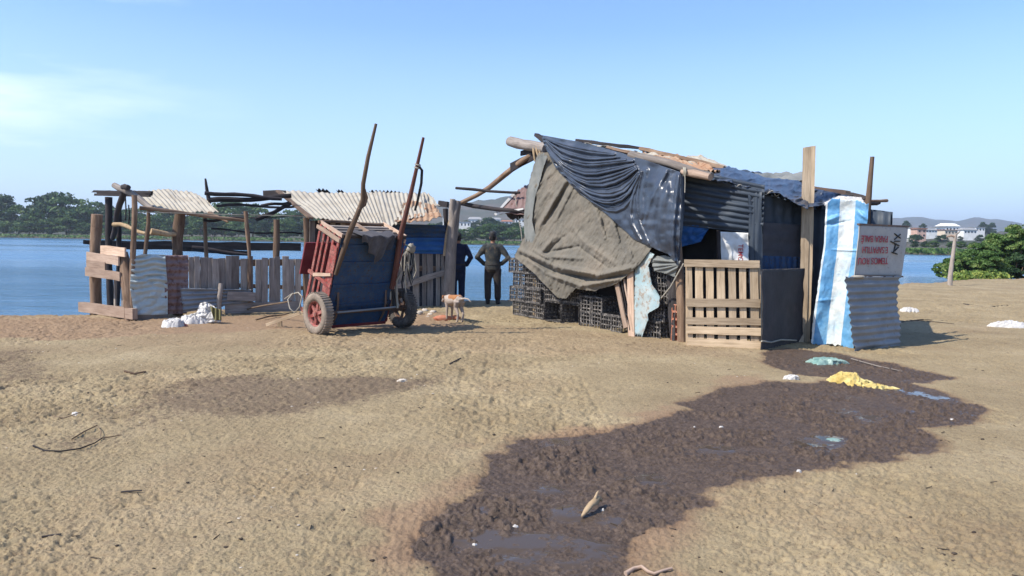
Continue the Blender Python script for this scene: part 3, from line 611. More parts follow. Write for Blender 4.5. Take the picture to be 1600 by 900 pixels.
house(1526, 362, 355, 14, 385, 'plaster_white', 'roof_grey', 'small white house close to the bush tops', False, 3)
house(1400, 362, 354, 12, 400, 'plaster_cream', 'roof_tile', 'cream house half behind the upside down sign', True, 2)
# ------------------------------------------------------------------ near bushes at the right
def bush(px, py_base, dist, top_py, wid, seed, mat, label, size=.075, per=230, ncl=42):
    p = at(px, py_base, dist); p.z = -.15 if py_base < 434 else max(-.4, gz(p.x, p.y)); H = at(px, top_py, dist).z - p.z; Wd = wid * dist / F; rg = np.random.default_rng(seed)
    root = thing('bush', label, 'bush', p, 'bushes on the bank at the right'); cen, nr, rn, C0 = crown_pts(rg, H, Wd, ncl, per, .02, .97, .17)
    leaf_mesh('foliage', cen, nr, size, rn, mat, root, .5, .7, seed); t = MB()
    for c in C0[:12]:
        c = np.array(p) + c; t.tube([tuple(p), tuple(np.array(p) * .45 + c * .55 + rg.normal(0, .05, 3)), tuple(c)], [.035, .022, .008], 6)
    t.build('stem', 'wood_brown', root)
    return root
bush(1474, 424, 41, 408, 30, 1, 'leaf_near', 'lowest green bush at the left tip of the bank thicket', .09, 200, 22)
bush(1500, 428, 38.5, 396, 52, 2, 'leaf_near', 'rounded green bush just right of the bare stake')
bush(1530, 428, 39, 378, 60, 3, 'leaf_near', 'mid height bush rising behind the rounded one')
bush(1556, 428, 41, 362, 62, 4, 'leaf_near', 'tall leafy bush second from the right edge', .08, 240, 48)
bush(1586, 426, 40, 352, 66, 5, 'leaf_near', 'tallest green bush at the right edge of the view', .08, 240, 52)
bush(1625, 424, 42, 344, 80, 6, 'leaf_near', 'tall bush cut by the right edge of the view', .08, 240, 52)
bush(1545, 430, 37, 392, 50, 7, 'leaf_near', 'lower bush in front of the tall thicket')
bush(1590, 428, 38, 395, 44, 8, 'leaf_dark', 'dark leaved shrub at the right edge of the bank')  # leaf colour darker than the neighbouring bushes
bush(1690, 420, 44, 352, 90, 9, 'leaf_near', 'bush beyond the right edge', .08)
rg = np.random.default_rng(9)
for k, (x, y, dd, w_, h_) in enumerate([(1503, 435, 36.2, 26, 10), (1528, 434.5, 36.4, 28, 13), (1550, 434, 36.8, 24, 10)]):
    p = at(x, y, dd); p.z = -.1; n = 900; Wd = w_ * dd / F; cen = np.stack([rg.normal(0, Wd * .35, n), rg.normal(0, .35, n), rg.uniform(0, h_ * dd / F, n)], 1)
    r = tag(leaf_mesh('marsh_plant', cen, np.tile([0, -.8, .6], (n, 1)), .09, rg.uniform(0, 1, n), 'leaf_yellow', seed=k), ['yellow green marsh plant below the rounded bush', 'widest yellow marsh plant in the middle of the three', 'yellow marsh plant nearest the dark leaved shrub'][k], 'plant', 'yellow green plants at the water edge'); r.location = p
# ================================================================== THE PEN AT THE LEFT
FP = Plane((G(212, 497).x, G(212, 497).y), (G(690, 475).x, G(690, 475).y))      # front fence
LP = Plane((G(212, 497).x, G(212, 497).y), (G(128, 484).x, G(128, 484).y))      # short fence running back at the left end
BP = Plane((-9.6, 17.6), (-3.0, 20.4))                                             # rear rails
def fp(x, y, o=0): return FP.hit(x, y, o)
def lp(x, y, o=0): return LP.hit(x, y, o)
def gnd(p, sink=.12): return V(p.x, p.y, gz(p.x, p.y) - sink)
def quad(pl, pts, off=0.0): return [pl.hit(x, y, off) for x, y in pts]
o0 = gnd(fp(300, 490), 0)
pen = thing('animal_pen', 'open left half of the waterside animal pen with a small pale corrugated roof', 'animal pen', o0)
# posts
def post(parent, pl, xt, yt, xb, yb, r0, r1=None, off=0.0, mat='wood_brown', wob=.03, name='post'):
    T = pl.hit(xt, yt, off); B = gnd(pl.hit(xb, yb, off)); return MB().log(B, T, r0, r1 or r0 * .85, 9, wob).build(name, mat, parent)
post(pen, LP, 152, 335, 148, 478, .105, .10)
post(pen, LP, 170, 308, 176, 480, .075, .07, -.9, 'wood_dark')
post(pen, LP, 186, 318, 176, 470, .055, .05, -.9, 'wood_dark')
post(pen, FP, 210, 305, 208, 495, .05, .045, .02)
post(pen, FP, 232, 328, 222, 470, .04, .035, -.3)
post(pen, FP, 282, 333, 276, 480, .085, .10, -.25)
post(pen, FP, 321, 335, 320, 470, .045, .04, -1.6)
post(pen, FP, 384, 330, 390, 478, .035, .04, .03)
post(pen, FP, 432, 343, 427, 478, .06, .065, -.6)
post(pen, FP, 478, 340, 480, 485, .06, .06, -.05)
post(pen, FP, 345, 443, 343, 500, .05, .05, .10, 'wood_grey')
post(pen, FP, 321, 279, 325, 330, .03, .045, -1.6, 'wood_dark') if 0 else None
MB().log(FP.hit(327, 318, -2.2), FP.hit(321, 279, -2.2), .05, .022, 5, .01).build('post', 'wood_dark', pen)
# thick gnarled stump post and the pale boards round the left end
MB().tube([gnd(LP.hit(205, 495, .04)), LP.hit(203, 470, .05), LP.hit(200, 435, .06), LP.hit(194, 395, .04)], [.13, .12, .12, .07], 9, .16).build('post', 'wood_brown', pen)
for k, (a, b) in enumerate([((158, 390), (196, 394)), ((136, 400), (186, 408)), ((136, 412), (165, 416)), ((134, 424), (188, 432))]):
    MB().plank(lp(*a, .16 + .012 * k), lp(*b, .16 + .012 * k), .16 - .01 * (k == 2), .03, LP.n, 5, .008).build('board', 'wood_pink', pen)
MB().plank(lp(126, 479, .1), lp(211, 491, .12), .19, .09, LP.n, 6, .006).build('base_board', 'wood_pink', pen)
for x in (180, 192): MB().plank(gnd(lp(x, 482, -.15)), lp(x, 430, -.15), .07, .03, LP.n, 3).build('slat', 'wood_grey', pen)
MB().plank(fp(214, 494, .03), fp(262, 497, .02), .15, .05, FP.n).build('base_board', 'wood_grey', pen)
# crumpled bare sheet and the rust brown sheet next to it
nu, nv = 70, 90; PP = coons([(206, 402), (222, 397), (258, 398)], [(210, 492), (240, 492), (262, 491)], [(206, 402), (203, 450), (210, 492)], [(258, 398), (262, 450), (262, 491)], nu, nv)
off = .06 + .022 * np.abs(vnoise(PP[..., 0] * .045 + PP[..., 1] * .02, PP[..., 1] * .145, 3)) * 1.9 + .018 * np.sin(PP[..., 1] * .75 + 1.6 * np.sin(PP[..., 0] * .11)) * smooth(470, 430, PP[..., 1]) + .012 * fbm(PP[..., 0] * .1, PP[..., 1] * .1, 3, 9)
MB().grid(on_plane(FP, PP, off), .004, smooth=False).build('metal_sheet', 'galv_light', pen)
corrugated(m := MB(), quad(FP, [(255, 399), (295, 399), (292, 490), (258, 491)], .04), 9, .012, 'u', nv=30, bent=.03, seed=5); m.build('metal_sheet', 'galv_brown', pen)
corrugated(m := MB(), quad(FP, [(279, 449), (395, 452), (392, 472), (283, 490)], .11), 5, .016, 'u', nv=40, bent=.02, seed=6, ragged=.03); m.build('metal_sheet', 'galv', pen)
MB().plank(fp(355, 462, .13), fp(399, 464, .13), .17, .03, FP.n).build('board', 'wood_grey', pen)
# upright boards of the fence, a rail behind them and a kicker board below
bx = 296
rb = random.Random(8)
k = 0
while bx < 470:
    w = rb.choice([7, 8, 9, 10, 12, 8]); top = 401 + rb.uniform(-2, 5); bot = 486 if bx > 355 else 470; off = rb.choice([.0, .0, .03])
    A = gnd(fp(bx + w / 2, 490, off), 0); A.z = fp(bx, bot, off).z; B = fp(bx + w / 2 + rb.uniform(-1, 1), top, off)
    MB().plank(A, B, w * .0125 * (1 + (bx - 300) * .0004), .022, FP.n, 4, .004, rough_end=.004).build('board', 'wood_grey' if rb.random() < .8 else 'wood_pink' if 0 else 'wood_grey', pen)
    bx += w + rb.choice([.3, .5, .8, 1, 3, 4]); k += 1
MB().plank(fp(292, 411, -.045), fp(480, 410, -.045), .13, .03, FP.n, 10).build('rail', 'wood_brown', pen)
MB().plank(fp(296, 443, -.045), fp(476, 450, -.045), .08, .03, FP.n, 10).build('rail', 'wood_brown', pen)
MB().plank(fp(352, 482, .05), fp(465, 478, .05), .20, .05, FP.n, 8, .012).build('base_board', 'wood_grey', pen)
# rear rails and rafters
MB().plank(BP.hit(140, 382), BP.hit(470, 386), .20, .05, BP.n, 12, .015).build('rail', 'wood_dark', pen)
MB().plank(BP.hit(130, 378, .2), BP.hit(390, 396, .2), .10, .04, BP.n, 12, .015).build('rail', 'wood_dark', pen)
MB().log(BP.hit(300, 388, .3), BP.hit(392, 398, .3), .07, .03, 6, .02).build('rail', 'wood_dark', pen)
MB().log(LP.hit(178, 351, -.4), FP.hit(258, 365, -.2), .045, .03, 8, .05).build('rail', 'driftwood', pen)
MB().tube([FP.hit(236, 361, -.2), FP.hit(262, 366, -.22), FP.hit(282, 366, -.22)], [.05, .05, .035], 8, .12).build('rail', 'driftwood', pen)
for a, b, r in (((320, 302), (440, 311), .045), ((325, 313), (455, 306), .055), ((338, 322), (470, 322), .03), ((408, 322), (452, 316), .035), ((400, 343), (455, 318), .05), ((318, 344), (385, 341), .03), ((385, 340), (475, 337), .012), ((330, 357), (472, 365), .02)):
    MB().log(FP.hit(*a, -1.5), FP.hit(*b, -1.2), r, r * .8, 8, .03).build('rafter', 'wood_dark', pen)
MB().log(fp(206, 331, .03), fp(476, 338, .0), .008, .008, 14, .004).build('wire', 'rope', pen)
for y in (299, 304): MB().plank(V(*LP.hit(147, y, -.5)), FP.hit(236, y + 2, -.9), .05, .045, (0, 0, 1), 8, .012, rough_end=.06).build('rafter', 'wood_dark', pen)
MB().plank(LP.hit(152, 301, -.7), FP.hit(238, 302, -1.0), .085, .04, (0, -1, .0), 8, .012, rough_end=.05).build('rafter', 'wood_dark', pen)
MB().log(LP.hit(178, 289, -.1), FP.hit(238, 326, -.05), .055, .05, 8, .03).build('beam', 'wood_grey', pen)
MB().log(LP.hit(196, 293, -.2), LP.hit(176, 372, -.8), .055, .05, 6, .02).build('brace', 'wood_dark', pen)
MB().log(LP.hit(192, 292, -.1), LP.hit(201, 293, -.1), .05, .05, 3, .01).build('beam', 'wood_dark', pen)
MB().log(fp(218, 325, -.02), fp(385, 345, -.05), .035, .03, 12, .03).build('beam', 'wood_brown', pen)
# ropes hanging under the rafter
for x, y0, y1 in ((196, 308, 344), (201, 320, 350)): MB().tube([LP.hit(x, y0, -.2), LP.hit(x + 1, (y0 + y1) / 2, -.2), LP.hit(x, y1, -.2)], .014, 5, .2).build('hanging_strap', 'black', pen)
# small roof
def roofsheet(parent, pts, waves, mat, amp=.014, bent=.02, seed=1, ragged=0, nv=24, th=.008, name='roof_sheet'):
    corrugated(mm := MB(), [at(*p) for p in pts], waves, amp, 'v', nv=nv, bent=bent, seed=seed, ragged=ragged, th=th); return mm.build(name, mat, parent)
roofsheet(pen, [(208, 300, 16.3), (268, 295, 16.6), (300, 333, 14.9), (240, 329, 14.6)], 8, 'cement', seed=2)
roofsheet(pen, [(258, 294, 16.62), (312, 303, 16.9), (342, 332, 15.2), (292, 333.5, 14.86)], 7, 'cement', seed=3, bent=.03)
MB().plank(at(210, 300, 16.25), at(236, 330, 14.55), .05, .03, (0, 0, 1)).build('rafter', 'wood_brown', pen)
MB().log(at(326, 333, 14.8), at(356, 347, 14.7), .04, .02, 4, .01).build('rafter', 'wood_brown', pen)
# ------------------------------------------------------------------ the shed with the large roof
shed = thing('animal_shed', 'low shed behind the cart with a cream corrugated roof and a blue metal band', 'shed', gnd(fp(640, 478), 0))
CLR = 0
RT = [(437, 299.5, 18.3), (510, 301, 18.6), (585, 302, 18.8), (660, 303, 19.0)]; RB = [(489, 341, 15.5), (545, 348, 15.8), (602, 352, 16.1), (655, 347, 16.5)]
for k in range(2): roofsheet(shed, [RT[k], RT[k + 1], RB[k + 1], RB[k]], 11 if k else 8, 'cement', .014, .02, 11 + k, .0)
roofsheet(shed, [RT[2], RT[3], (668, 338, 16.9), (601, 352.5, 16.0)], 11, 'cement', .014, .04, 13)
roofsheet(shed, [(630, 315, 18.0), (682, 318, 18.2), (694, 344, 16.7), (612, 350, 16.0)], 8, 'cement_rust', .015, .09, 14, .05)
roofsheet(shed, [(655, 302, 19.1), (672, 305, 19.1), (690, 323, 18.0), (650, 322, 18.0)], 4, 'cement', .02, .05, 15, .04)
# the rear slope's sheet ends stick up over the ridge
for a, b, n_ in (((494, 297.5, 18.8), (512, 299, 18.9), 3), ((526, 299, 18.8), (535, 300, 18.9), 2), ((577, 300, 19.0), (625, 302, 19.2), 8)):
    A = at(*a); B = at(*b); corrugated(mm := MB(), [A + V(0, 0, .03), B + V(0, 0, .03), B + V(.1, 1.2, -.3), A + V(.1, 1.2, -.3)], n_, .03, 'v', nv=6, th=.01); mm.build('roof_sheet', 'wood_dark', shed)
MB().plank(at(686, 318, 18.3), at(700, 320, 18.2), .14, .1, (0, -1, 0)).build('beam', 'wood_dark', shed)
MB().plank(at(434, 298, 18.2), at(486, 341, 15.45), .10, .04, (0, 0, 1), 6).build('rafter', 'wood_brown', shed)
MB().plank(at(412, 304, 18.4), at(446, 302, 18.2), .16, .05, (0, -1, 0), 4, .02).build('rafter', 'wood_dark', shed)
# rubble of boards and stone under the eave
MB().plank(fp(500, 352, -.25), fp(600, 366, -.25), .30, .05, FP.n, 6).build('wall_board', 'galv_brown', shed)
MB().plank(fp(543, 342, -.1), fp(570, 358, -.1), .08, .04, FP.n).build('board', 'wood_grey', shed)
for a, b, n_ in (((487, 350), (487, 480), 7),):
    for j in range(n_):
        x = 484 + j * 8; MB().plank(gnd(fp(x + 4, 484, -.2), 0), fp(x + 4, 345, -.2), .11, .02, FP.n, 4).build('wall_board', 'wood_dark' if j % 2 else 'wood_grey', shed)
# blue metal band and boards below
corrugated(m := MB(), quad(FP, [(590, 349), (696, 352), (696, 373), (590, 372)], .03), 3, .012, 'u', nv=40, bent=.02, seed=21); m.build('wall_sheet', 'blue_metal', shed)
corrugated(m := MB(), quad(FP, [(590, 371), (696, 372), (696, 397), (590, 395)], .05), 3, .014, 'u', nv=40, bent=.02, seed=22); m.build('wall_sheet', 'blue_bright', shed)
x = 604
while x < 694:
    w = rb.choice([7, 9, 10, 11]); MB().plank(gnd(fp(x + w / 2, 478, 0), .02), fp(x + w / 2, 393 + rb.uniform(-2, 5), 0), w * .0142, .022, FP.n, 4, .004).build('wall_board', 'wood_grey', shed); x += w + rb.choice([.5, 1, 4])
MB().plank(fp(610, 452, .04), fp(700, 424, .06), .13, .03, FP.n, 8, .01).build('rail', 'wood_grey', shed)
MB().plank(fp(600, 418, -.05), fp(694, 420, -.05), .12, .03, FP.n, 8).build('rail', 'wood_brown', shed)
post(shed, FP, 696, 326, 694, 478, .06, .06, -.02, 'wood_dark')
# dark rear wall so the shed reads closed
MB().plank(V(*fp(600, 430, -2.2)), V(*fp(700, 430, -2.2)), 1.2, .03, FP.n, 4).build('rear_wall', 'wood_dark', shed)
# ------------------------------------------------------------------ forked post with the long pole to the shack
FB = Gs(700, 478, -.15); fpd = FB.y
fork = thing('forked_post', 'gnarled forked tree trunk post standing between the shed and the shack', 'post', FB)
MB().tube([FB, at(701, 455, fpd), at(703, 420, fpd), at(705, 385, fpd), at(708, 355, fpd), at(711, 335, fpd), at(716, 314, fpd)], [.15, .135, .125, .13, .115, .10, .075], 11, .1).build('trunk', 'wood_grey', fork)
MB().tube([at(708, 345, fpd), at(706, 328, fpd - .05), at(707, 311, fpd - .08)], [.10, .07, .06], 9, .12).build('limb', 'wood_grey', fork)
MB().tube([at(695, 400, fpd + .05), at(699, 370, fpd + .06), at(704, 345, fpd + .03)], [.05, .06, .05], 8, .12).build('limb', 'driftwood', fork)
t = thing('roof_pole', 'long crooked pole rising from the forked post to the shack corner', 'pole', at(713, 318, fpd))
MB().tube([at(711, 320, fpd), at(722, 316, fpd), at(745, 305, fpd - .1), at(765, 293, fpd - .1), at(790, 272, fpd - .1), at(815, 252, 15.3), at(838, 238, 15.1)], [.035, .05, .05, .055, .06, .06, .05], 9, .12).build('pole', 'wood_brown', t)
t = thing('roof_pole', 'thin dark pole ending free in the sky above the forked post', 'pole', at(713, 293, 16.5))
MB().tube([at(712, 294, 16.4), at(740, 296, 16.3), at(765, 299, 16.2), at(800, 301, 16), at(812, 301, 15.9)], [.03, .035, .03, .028, .028], 7, .1).build('pole', 'wood_dark', t)
t = thing('roof_pole', 'straight dark pole sloping gently down from the fork to the shack', 'pole', at(718, 318, fpd))
MB().tube([at(712, 316, fpd), at(740, 322, fpd), at(775, 327, 15.8), at(830, 331, 15.6)], [.04, .05, .045, .04], 8, .08).build('pole', 'wood_dark', t)
# ================================================================== THE CART
wl = G(497, 523); wr = G(628, 511); ax = (wr - wl); ax.z = 0; AXL = ax.length; ax.normalize(); fw = V(ax.y, -ax.x, 0)
if fw.y > 0: fw = -fw
TL_ = math.radians(20); Lc = (fw * math.sin(TL_) + V(0, 0, math.cos(TL_))).normalized(); Uc = (-fw * math.cos(TL_) + V(0, 0, math.sin(TL_))).normalized()   # along the floor, and up out of the body
WR = .325; Cc = (wl + wr) / 2; Cc.z = WR
cart = thing('horse_cart', 'two wheeled cart tipped back with red slatted side, blue floor and shafts in the air', 'cart', (Cc.x, Cc.y, 0))
def K(a, l, u): return Cc + ax * a + Lc * l + Uc * u
HW = .60; B0, B1 = -.30, 1.22; UH = .66
# floor of blue sheet with ribs
MB().plank(K(0, B0, .10), K(0, B1, .10), 2 * HW, .03, -Uc, 10, .004).build('floor', 'blue_metal', cart)
for l in (.08, .42, .80, 1.08): MB().plank(K(-HW, l, .075), K(HW, l, .075), .045, .02, -Uc, 6).build('floor_rib', 'blue_metal', cart)
m = MB(); m.plank(K(-HW, B1 + .02, .10), K(HW, B1 + .02, .10), .09, .05, Lc, 6); m.build('front_bar', 'wood_dark', cart)
for s_, nm in ((-1, 'red'), (1, 'red_dark')):
    a = s_ * (HW + .02)
    for u in (.12, .26, .40, .53, .66): MB().plank(K(a, B0 + .02, u), K(a, B1, u), .05, .022, ax * -1, 8, .004).build('side_slat', nm, cart)
    for l in (B0 + .06, .42, B1 - .05): MB().plank(K(a - .025, l, .06), K(a - .025, l, UH + .06), .06, .03, ax * -1, 4).build('side_stake', nm if l < 1 else 'wood_pink', cart)
    if s_ < 0:
        MB().plank(K(a + .0, .05, .17), K(a - .02, 1.05, .17), .17, .014, ax * -1, 5, .02).build('side_sheet', nm, cart)
        MB().plank(K(a - .035, .60, .10), K(a - .04, .42, .55), .05, .02, ax * -1, 4).build('side_brace', 'wood_pink', cart)
for u in (.20, .32, .44, .56): MB().plank(K(-HW, B1, u), K(HW, B1, u), .05, .03, Lc, 5).build('front_slat', 'wood_grey', cart)
MB().log(K(-HW - .04, B1 + .02, UH + .06), K(HW, B1 + .02, UH + .04), .026, .024, 8, .012).build('front_rail', 'wood_brown', cart)
for a in (-HW, 0, HW): MB().plank(K(a, B1 + .02, .08), K(a, B1 + .02, UH + .06), .06, .03, -ax, 4).build('front_stake', 'wood_pink', cart)
# tailboard swung open to the left
MB().plank(K(-HW - .02, .52, UH + .34), K(HW * .2, .52, UH + .34), .55, .025, Uc, 6, .01).build('tailboard', 'red_dark', cart)
MB().plank(K(-HW, B0 + .01, .12), K(HW, B0 + .01, .12), .08, .05, -Lc, 6).build('rear_bar', 'red_dark', cart)
# axle, leaf springs
MB().tube([K(-AXL / 2 + .02, 0, 0), K(AXL / 2 - .02, 0, 0)], .028, 10, 0).build('axle', 'iron', cart)
MB().tube([K(-.5, .02, -.05), K(.62, .05, -.05)], .016, 8, 0).build('axle_rod', 'galv', cart)
for a in (-.46, .46): MB().tube([K(a, -.28, .09), K(a, -.12, .03), K(a, 0, .01), K(a, .12, .03), K(a, .30, .09)], .022, 8, 0, flat=.5).build('spring', 'iron', cart)
# shafts
MB().tube([K(-.60, .62, .05), K(-.575, .95, .03), K(-.53, 1.3, .03), K(-.46, 1.62, .02), K(-.43, 1.85, .0), K(-.50, 2.1, -.02), K(-.50, 2.5, 0), K(-.47, 3.0, .02)], [.03, .038, .042, .038, .038, .033, .029, .02], 10, .06).build('shaft', 'wood_brown', cart)
MB().tube([K(-.47, 1.70, .0), K(-.40, 1.78, -.02), K(-.40, 1.90, -.03), K(-.46, 2.02, -.02)], [.022, .026, .026, .02], 8, .05).build('iron_loop', 'iron', cart)
MB().tube([K(.53, .35, .04), K(.50, .7, .02), K(.45, 1.25, .03), K(.44, 2.0, .0), K(.43, 2.9, .0)], [.04, .046, .042, .035, .021], 10, .05).build('shaft', 'wood_red', cart)
MB().tube([K(.45, 2.45, -.04), K(.50, 2.4, -.06), K(.53, 2.2, -.08), K(.53, 1.9, -.09), K(.52, 1.75, -.09)], [.02, .022, .022, .02, .018], 7, .1).build('strap', 'black', cart)
for l in (2.42, 2.47): MB().tube([K(.44 + .04 * math.cos(t_), l, .04 * math.sin(t_)) for t_ in np.linspace(0, 6.28, 10)], .012, 5).build('rope_turn', 'rope', cart)
# wheels
def wheel(side):
    c = K(side * AXL / 2, 0, 0); c.z = WR; nrm = ax * side; e1 = fw; e2 = V(0, 0, 1)
    def ringpts(prof, n=40, mb=None):
        vs = []; fs = []; uv = []; k = len(prof)
        for i in range(n):
            t = 2 * math.pi * i / n; d = e1 * math.cos(t) + e2 * math.sin(t)
            for r, w in prof: vs.append(c + d * r + nrm * w)
        for i in range(n):
            for j in range(k):
                a = i * k + j; b = i * k + (j + 1) % k; a2 = ((i + 1) % n) * k + j; b2 = ((i + 1) % n) * k + (j + 1) % k
                fs.append((a, b, b2, a2)); uv.append([(i / n, j), (i / n, j + 1), ((i + 1) / n, j + 1), ((i + 1) / n, j)])
        return mb.poly(vs, fs, uv, smooth=True)
    tw = .085
    ty = ringpts([(.20, -tw * .75), (.24, -tw * .95), (.285, -tw), (.315, -tw * .8), (.325, -tw * .3), (.325, tw * .3), (.315, tw * .8), (.285, tw), (.24, tw * .95), (.20, tw * .75)], 44, MB())
    for i in range(44):
        t = 2 * math.pi * (i + .5) / 44; d = e1 * math.cos(t) + e2 * math.sin(t); tt = (e2 * math.cos(t) - e1 * math.sin(t))
        ty.plank(c + d * .328 - nrm * .07 + tt * .006, c + d * .328 + nrm * .07 - tt * .006, .022, .014, d, 1, 0)
    ty = ty.build('tyre', 'rubber_pale' if side < 0 else 'rubber', cart)
    rim = ringpts([(.205, -.05), (.205, .055), (.19, .058), (.175, .02), (.178, -.045)], 36, MB())
    for k in range(6):
        t = k * math.pi / 3 + .3; d = e1 * math.cos(t) + e2 * math.sin(t); rim.plank(c + d * .03 + nrm * .03, c + d * .185 + nrm * .02, .06, .02, nrm, 2, 0, .75)
    rim.build('rim', 'red' if side < 0 else 'iron', cart); MB().tube([c - nrm * .03, c + nrm * .07], [.055, .045], 14, 0).build('hub', 'red' if side < 0 else 'iron', cart)
wheel(-1); wheel(1)
# cloth over the front edge
cl_o = K(0, B1, .1)
nu, nv = 50, 40; u = np.linspace(-1, 1, nu)[None]; v = np.linspace(0, 1, nv)[:, None]; A_ = np.array(K(-.02, B1 + .07, .22)); 
drop = (.14 + .30 * np.clip(1 - np.abs(u - .15) * 1.1, 0, 1) + .03 * np.sin(u * 9)); s_ = v * (drop + .22); over = np.clip(s_ - .22, 0, 9)
P = A_[None, None] + np.array(ax)[None, None] * ((u * .40 * (1 - .35 * v))[..., None]) + np.array(-Uc)[None, None] * ((np.minimum(s_, .22))[..., None]) + np.array(-Lc)[None, None] * (over[..., None]) + np.array(-Uc) * ((.035 * np.sin(u * 11 + v * 3) * v + .012 * fbm(u * 5 + v, v * 6 + u, 3, 4) + .045)[..., None]) + np.array(Lc) * (.015 * np.cos(u * 8))[..., None]
tag(MB().grid(P, .006).build('rag', 'cloth_dark', None, cl_o), 'dark grey rag draped over the top edge of the tipped cart', 'rag')
# harness: bundle of ropes and straps hanging on the blue shed wall
h0 = at(642, 390, 13.6); hb = thing('harness', 'tangled rope and strap harness hanging by the right shaft of the cart', 'harness', h0); rh = random.Random(4)
HD = 13.3
for k in range(9):
    x0 = 632 + rh.uniform(-4, 12); w = rh.uniform(5, 11); y1 = rh.uniform(418, 450); pts = [at(640 + rh.uniform(-3, 3), 386, HD)]
    pts += [at(x0 - w * .5, 398 + rh.uniform(-4, 4), HD - .03), at(x0 - w * .7, (398 + y1) / 2, HD - .04), at(x0, y1, HD - .03), at(x0 + w * .8, (398 + y1) / 2 + 3, HD), at(x0 + w * .4, 396, HD), at(641, 385, HD)]
    MB().tube(pts, rh.uniform(.010, .018), 6, .15).build('rope', 'rope' if k % 3 else 'black', hb)
MB().ball(at(642, 388, HD), .085, .3, 10, 7).build('knot', 'rope', hb)
MB().tube([at(618, 372, 12.6), at(630, 380, 12.9), at(642, 387, HD)], .013, 6).build('rope', 'green_plastic', hb)
for k in range(7):
    x0 = 600 + k * 5.5 + rh.uniform(-2, 2); D_ = 12.6
    MB().tube([at(x0 + 4, 415 + rh.uniform(-8, 10), D_), at(x0 + rh.uniform(-4, 4), 440, D_ - .03), at(x0 + rh.uniform(-4, 4), 470 + rh.uniform(-6, 12), D_)], rh.uniform(.012, .026), 6, .2).build('strap', 'black' if k % 2 else 'rope', hb)
# rope loop hanging behind the cart at the left
t = thing('rope_coil', 'thin pale rope coil hanging at the cart rear beside the left wheel', 'rope', at(458, 470, 12.3))
MB().tube([at(445, 467, 13.5), at(455, 460, 12.6), at(466, 457, 12.3), at(472, 463, 12.2), at(468, 480, 12.2), at(460, 489, 12.2), at(453, 482, 12.2), at(450, 468, 12.3), at(458, 458, 12.3)], .012, 6).build('rope', 'rope', t)
t = thing('wooden_beam', 'pale wooden beam propped on a block behind the left cart wheel', 'beam', Gs(418, 510))
MB().plank(Gs(417, 511, .04), at(478, 486, 12.4), .075, .05, (0, 0, 1), 6, .006).build('beam', 'wood_pale', t); MB().plank(Gs(437, 510, -.02), Gs(437, 510, .09), .07, .05, (0, -1, 0), 1).build('block', 'wood_pale', t)
for a, b, l in (((400, 500), (452, 492), 'thin grey stick lying under the rope coil behind the cart'), ((372, 486), (455, 470), 'thin pale stick leaning on the fence foot left of the cart')):
    t = thing('stick', l, 'stick', Gs(*a)); MB().log(Gs(*a, .02), Gs(*b, .05) if b[1] > 480 else at(*b, 13.2), .016, .012, 6, .02, 6).build('stick', 'twig', t)
# ================================================================== THE SHACK
LW = Plane(tuple(G(805, 490).xy), tuple(G(1065, 535).xy)); GP = Plane(tuple(G(1070, 540).xy), tuple(G(1190, 547).xy)); RW = Plane(tuple(G(1190, 547).xy), tuple(G(1256, 531).xy))
g0, g1 = G(1070, 540), G(1190, 547); RW2 = Plane((3.8, 11.62), (4.69, 12.05)); IWn = V(GP.n.x, GP.n.y, 0); IW = Plane(tuple((g0 - IWn * .85).xy), tuple((g1 - IWn * .85).xy))
SP = Plane((4.45, 11.45), (5.0, 11.05)); CP = Plane((4.85, 10.78), (5.78, 11.38))
shk = thing('shack', 'large patched shack of poles, dark sheets and a pallet gate under a bunched plastic roof', 'shack', V(2.6, 12.5, 0))
L_ = LW.hit
# posts and beams
MB().tube([gnd(L_(1066, 536, 0)), L_(1065, 480, .01), L_(1061, 410, .02), L_(1058, 356, .0)], [.072, .07, .062, .05], 10, .06).build('post', 'wood_brown', shk)
MB().log(gnd(L_(838, 496, -.15)), L_(842, 232, -.15), .07, .06).build('post', 'driftwood', shk)
MB().log(L_(797, 221, -.05), L_(854, 232.5, -.05), .105, .10, 5, .01, 12, .05).build('beam', 'wood_grey', shk)
MB().log(L_(850, 234, -.15), L_(1062, 268, -.12), .07, .06).build('beam', 'wood_brown', shk)
MB().log(L_(985, 243, .12), L_(1112, 275, .05), .072, .055, 8, .02).build('beam', 'wood_grey', shk)
MB().tube([L_(1066, 268, .1), L_(1085, 271, .1), L_(1110, 277, .08)], [.045, .06, .05], 9, .14).build('beam', 'wood_pink', shk)
MB().plank(L_(799, 262, -.1), L_(840, 240, -.1), .19, .04, LW.n, 5, .01, .8, rough_end=.04).build('roof_board', 'wood_dark', shk)
MB().plank(L_(814, 240, -.2), L_(842, 232, -.2), .10, .04, LW.n, 4, .01, rough_end=.04).build('roof_board', 'wood_dark', shk)
MB().plank(L_(838, 211, -.2), L_(856, 222, -.2), .07, .1, LW.n, 3, .02).build('roof_board', 'wood_dark', shk)
for x in (834, 839, 843): MB().log(L_(x, 228, .02), L_(x + 2, 252, .02), .03, .02, 3, .01).build('splint', 'driftwood', shk)
# dark panel added inside the left wall so the interior reads as shade
def wallq(pl, pts, off, mat, name='wall_panel', waves=0, parent=shk, bent=.03, seed=4, along='u', nv=20, amp=.012, th=.01, ragged=0):
    mm = MB(); c4 = [pl.hit(x, y, off) for x, y in pts]
    if waves: corrugated(mm, c4, waves, amp, along, nv=nv, bent=bent, seed=seed, ragged=ragged, th=th)
    else: corrugated(mm, c4, 3, .002, along, nv=nv, bent=bent, seed=seed, ragged=ragged, th=th)
    return mm.build(name, mat, parent)
wallq(LW, [(845, 245), (1055, 275), (1060, 540), (815, 492)], -.42, 'black_fabric')
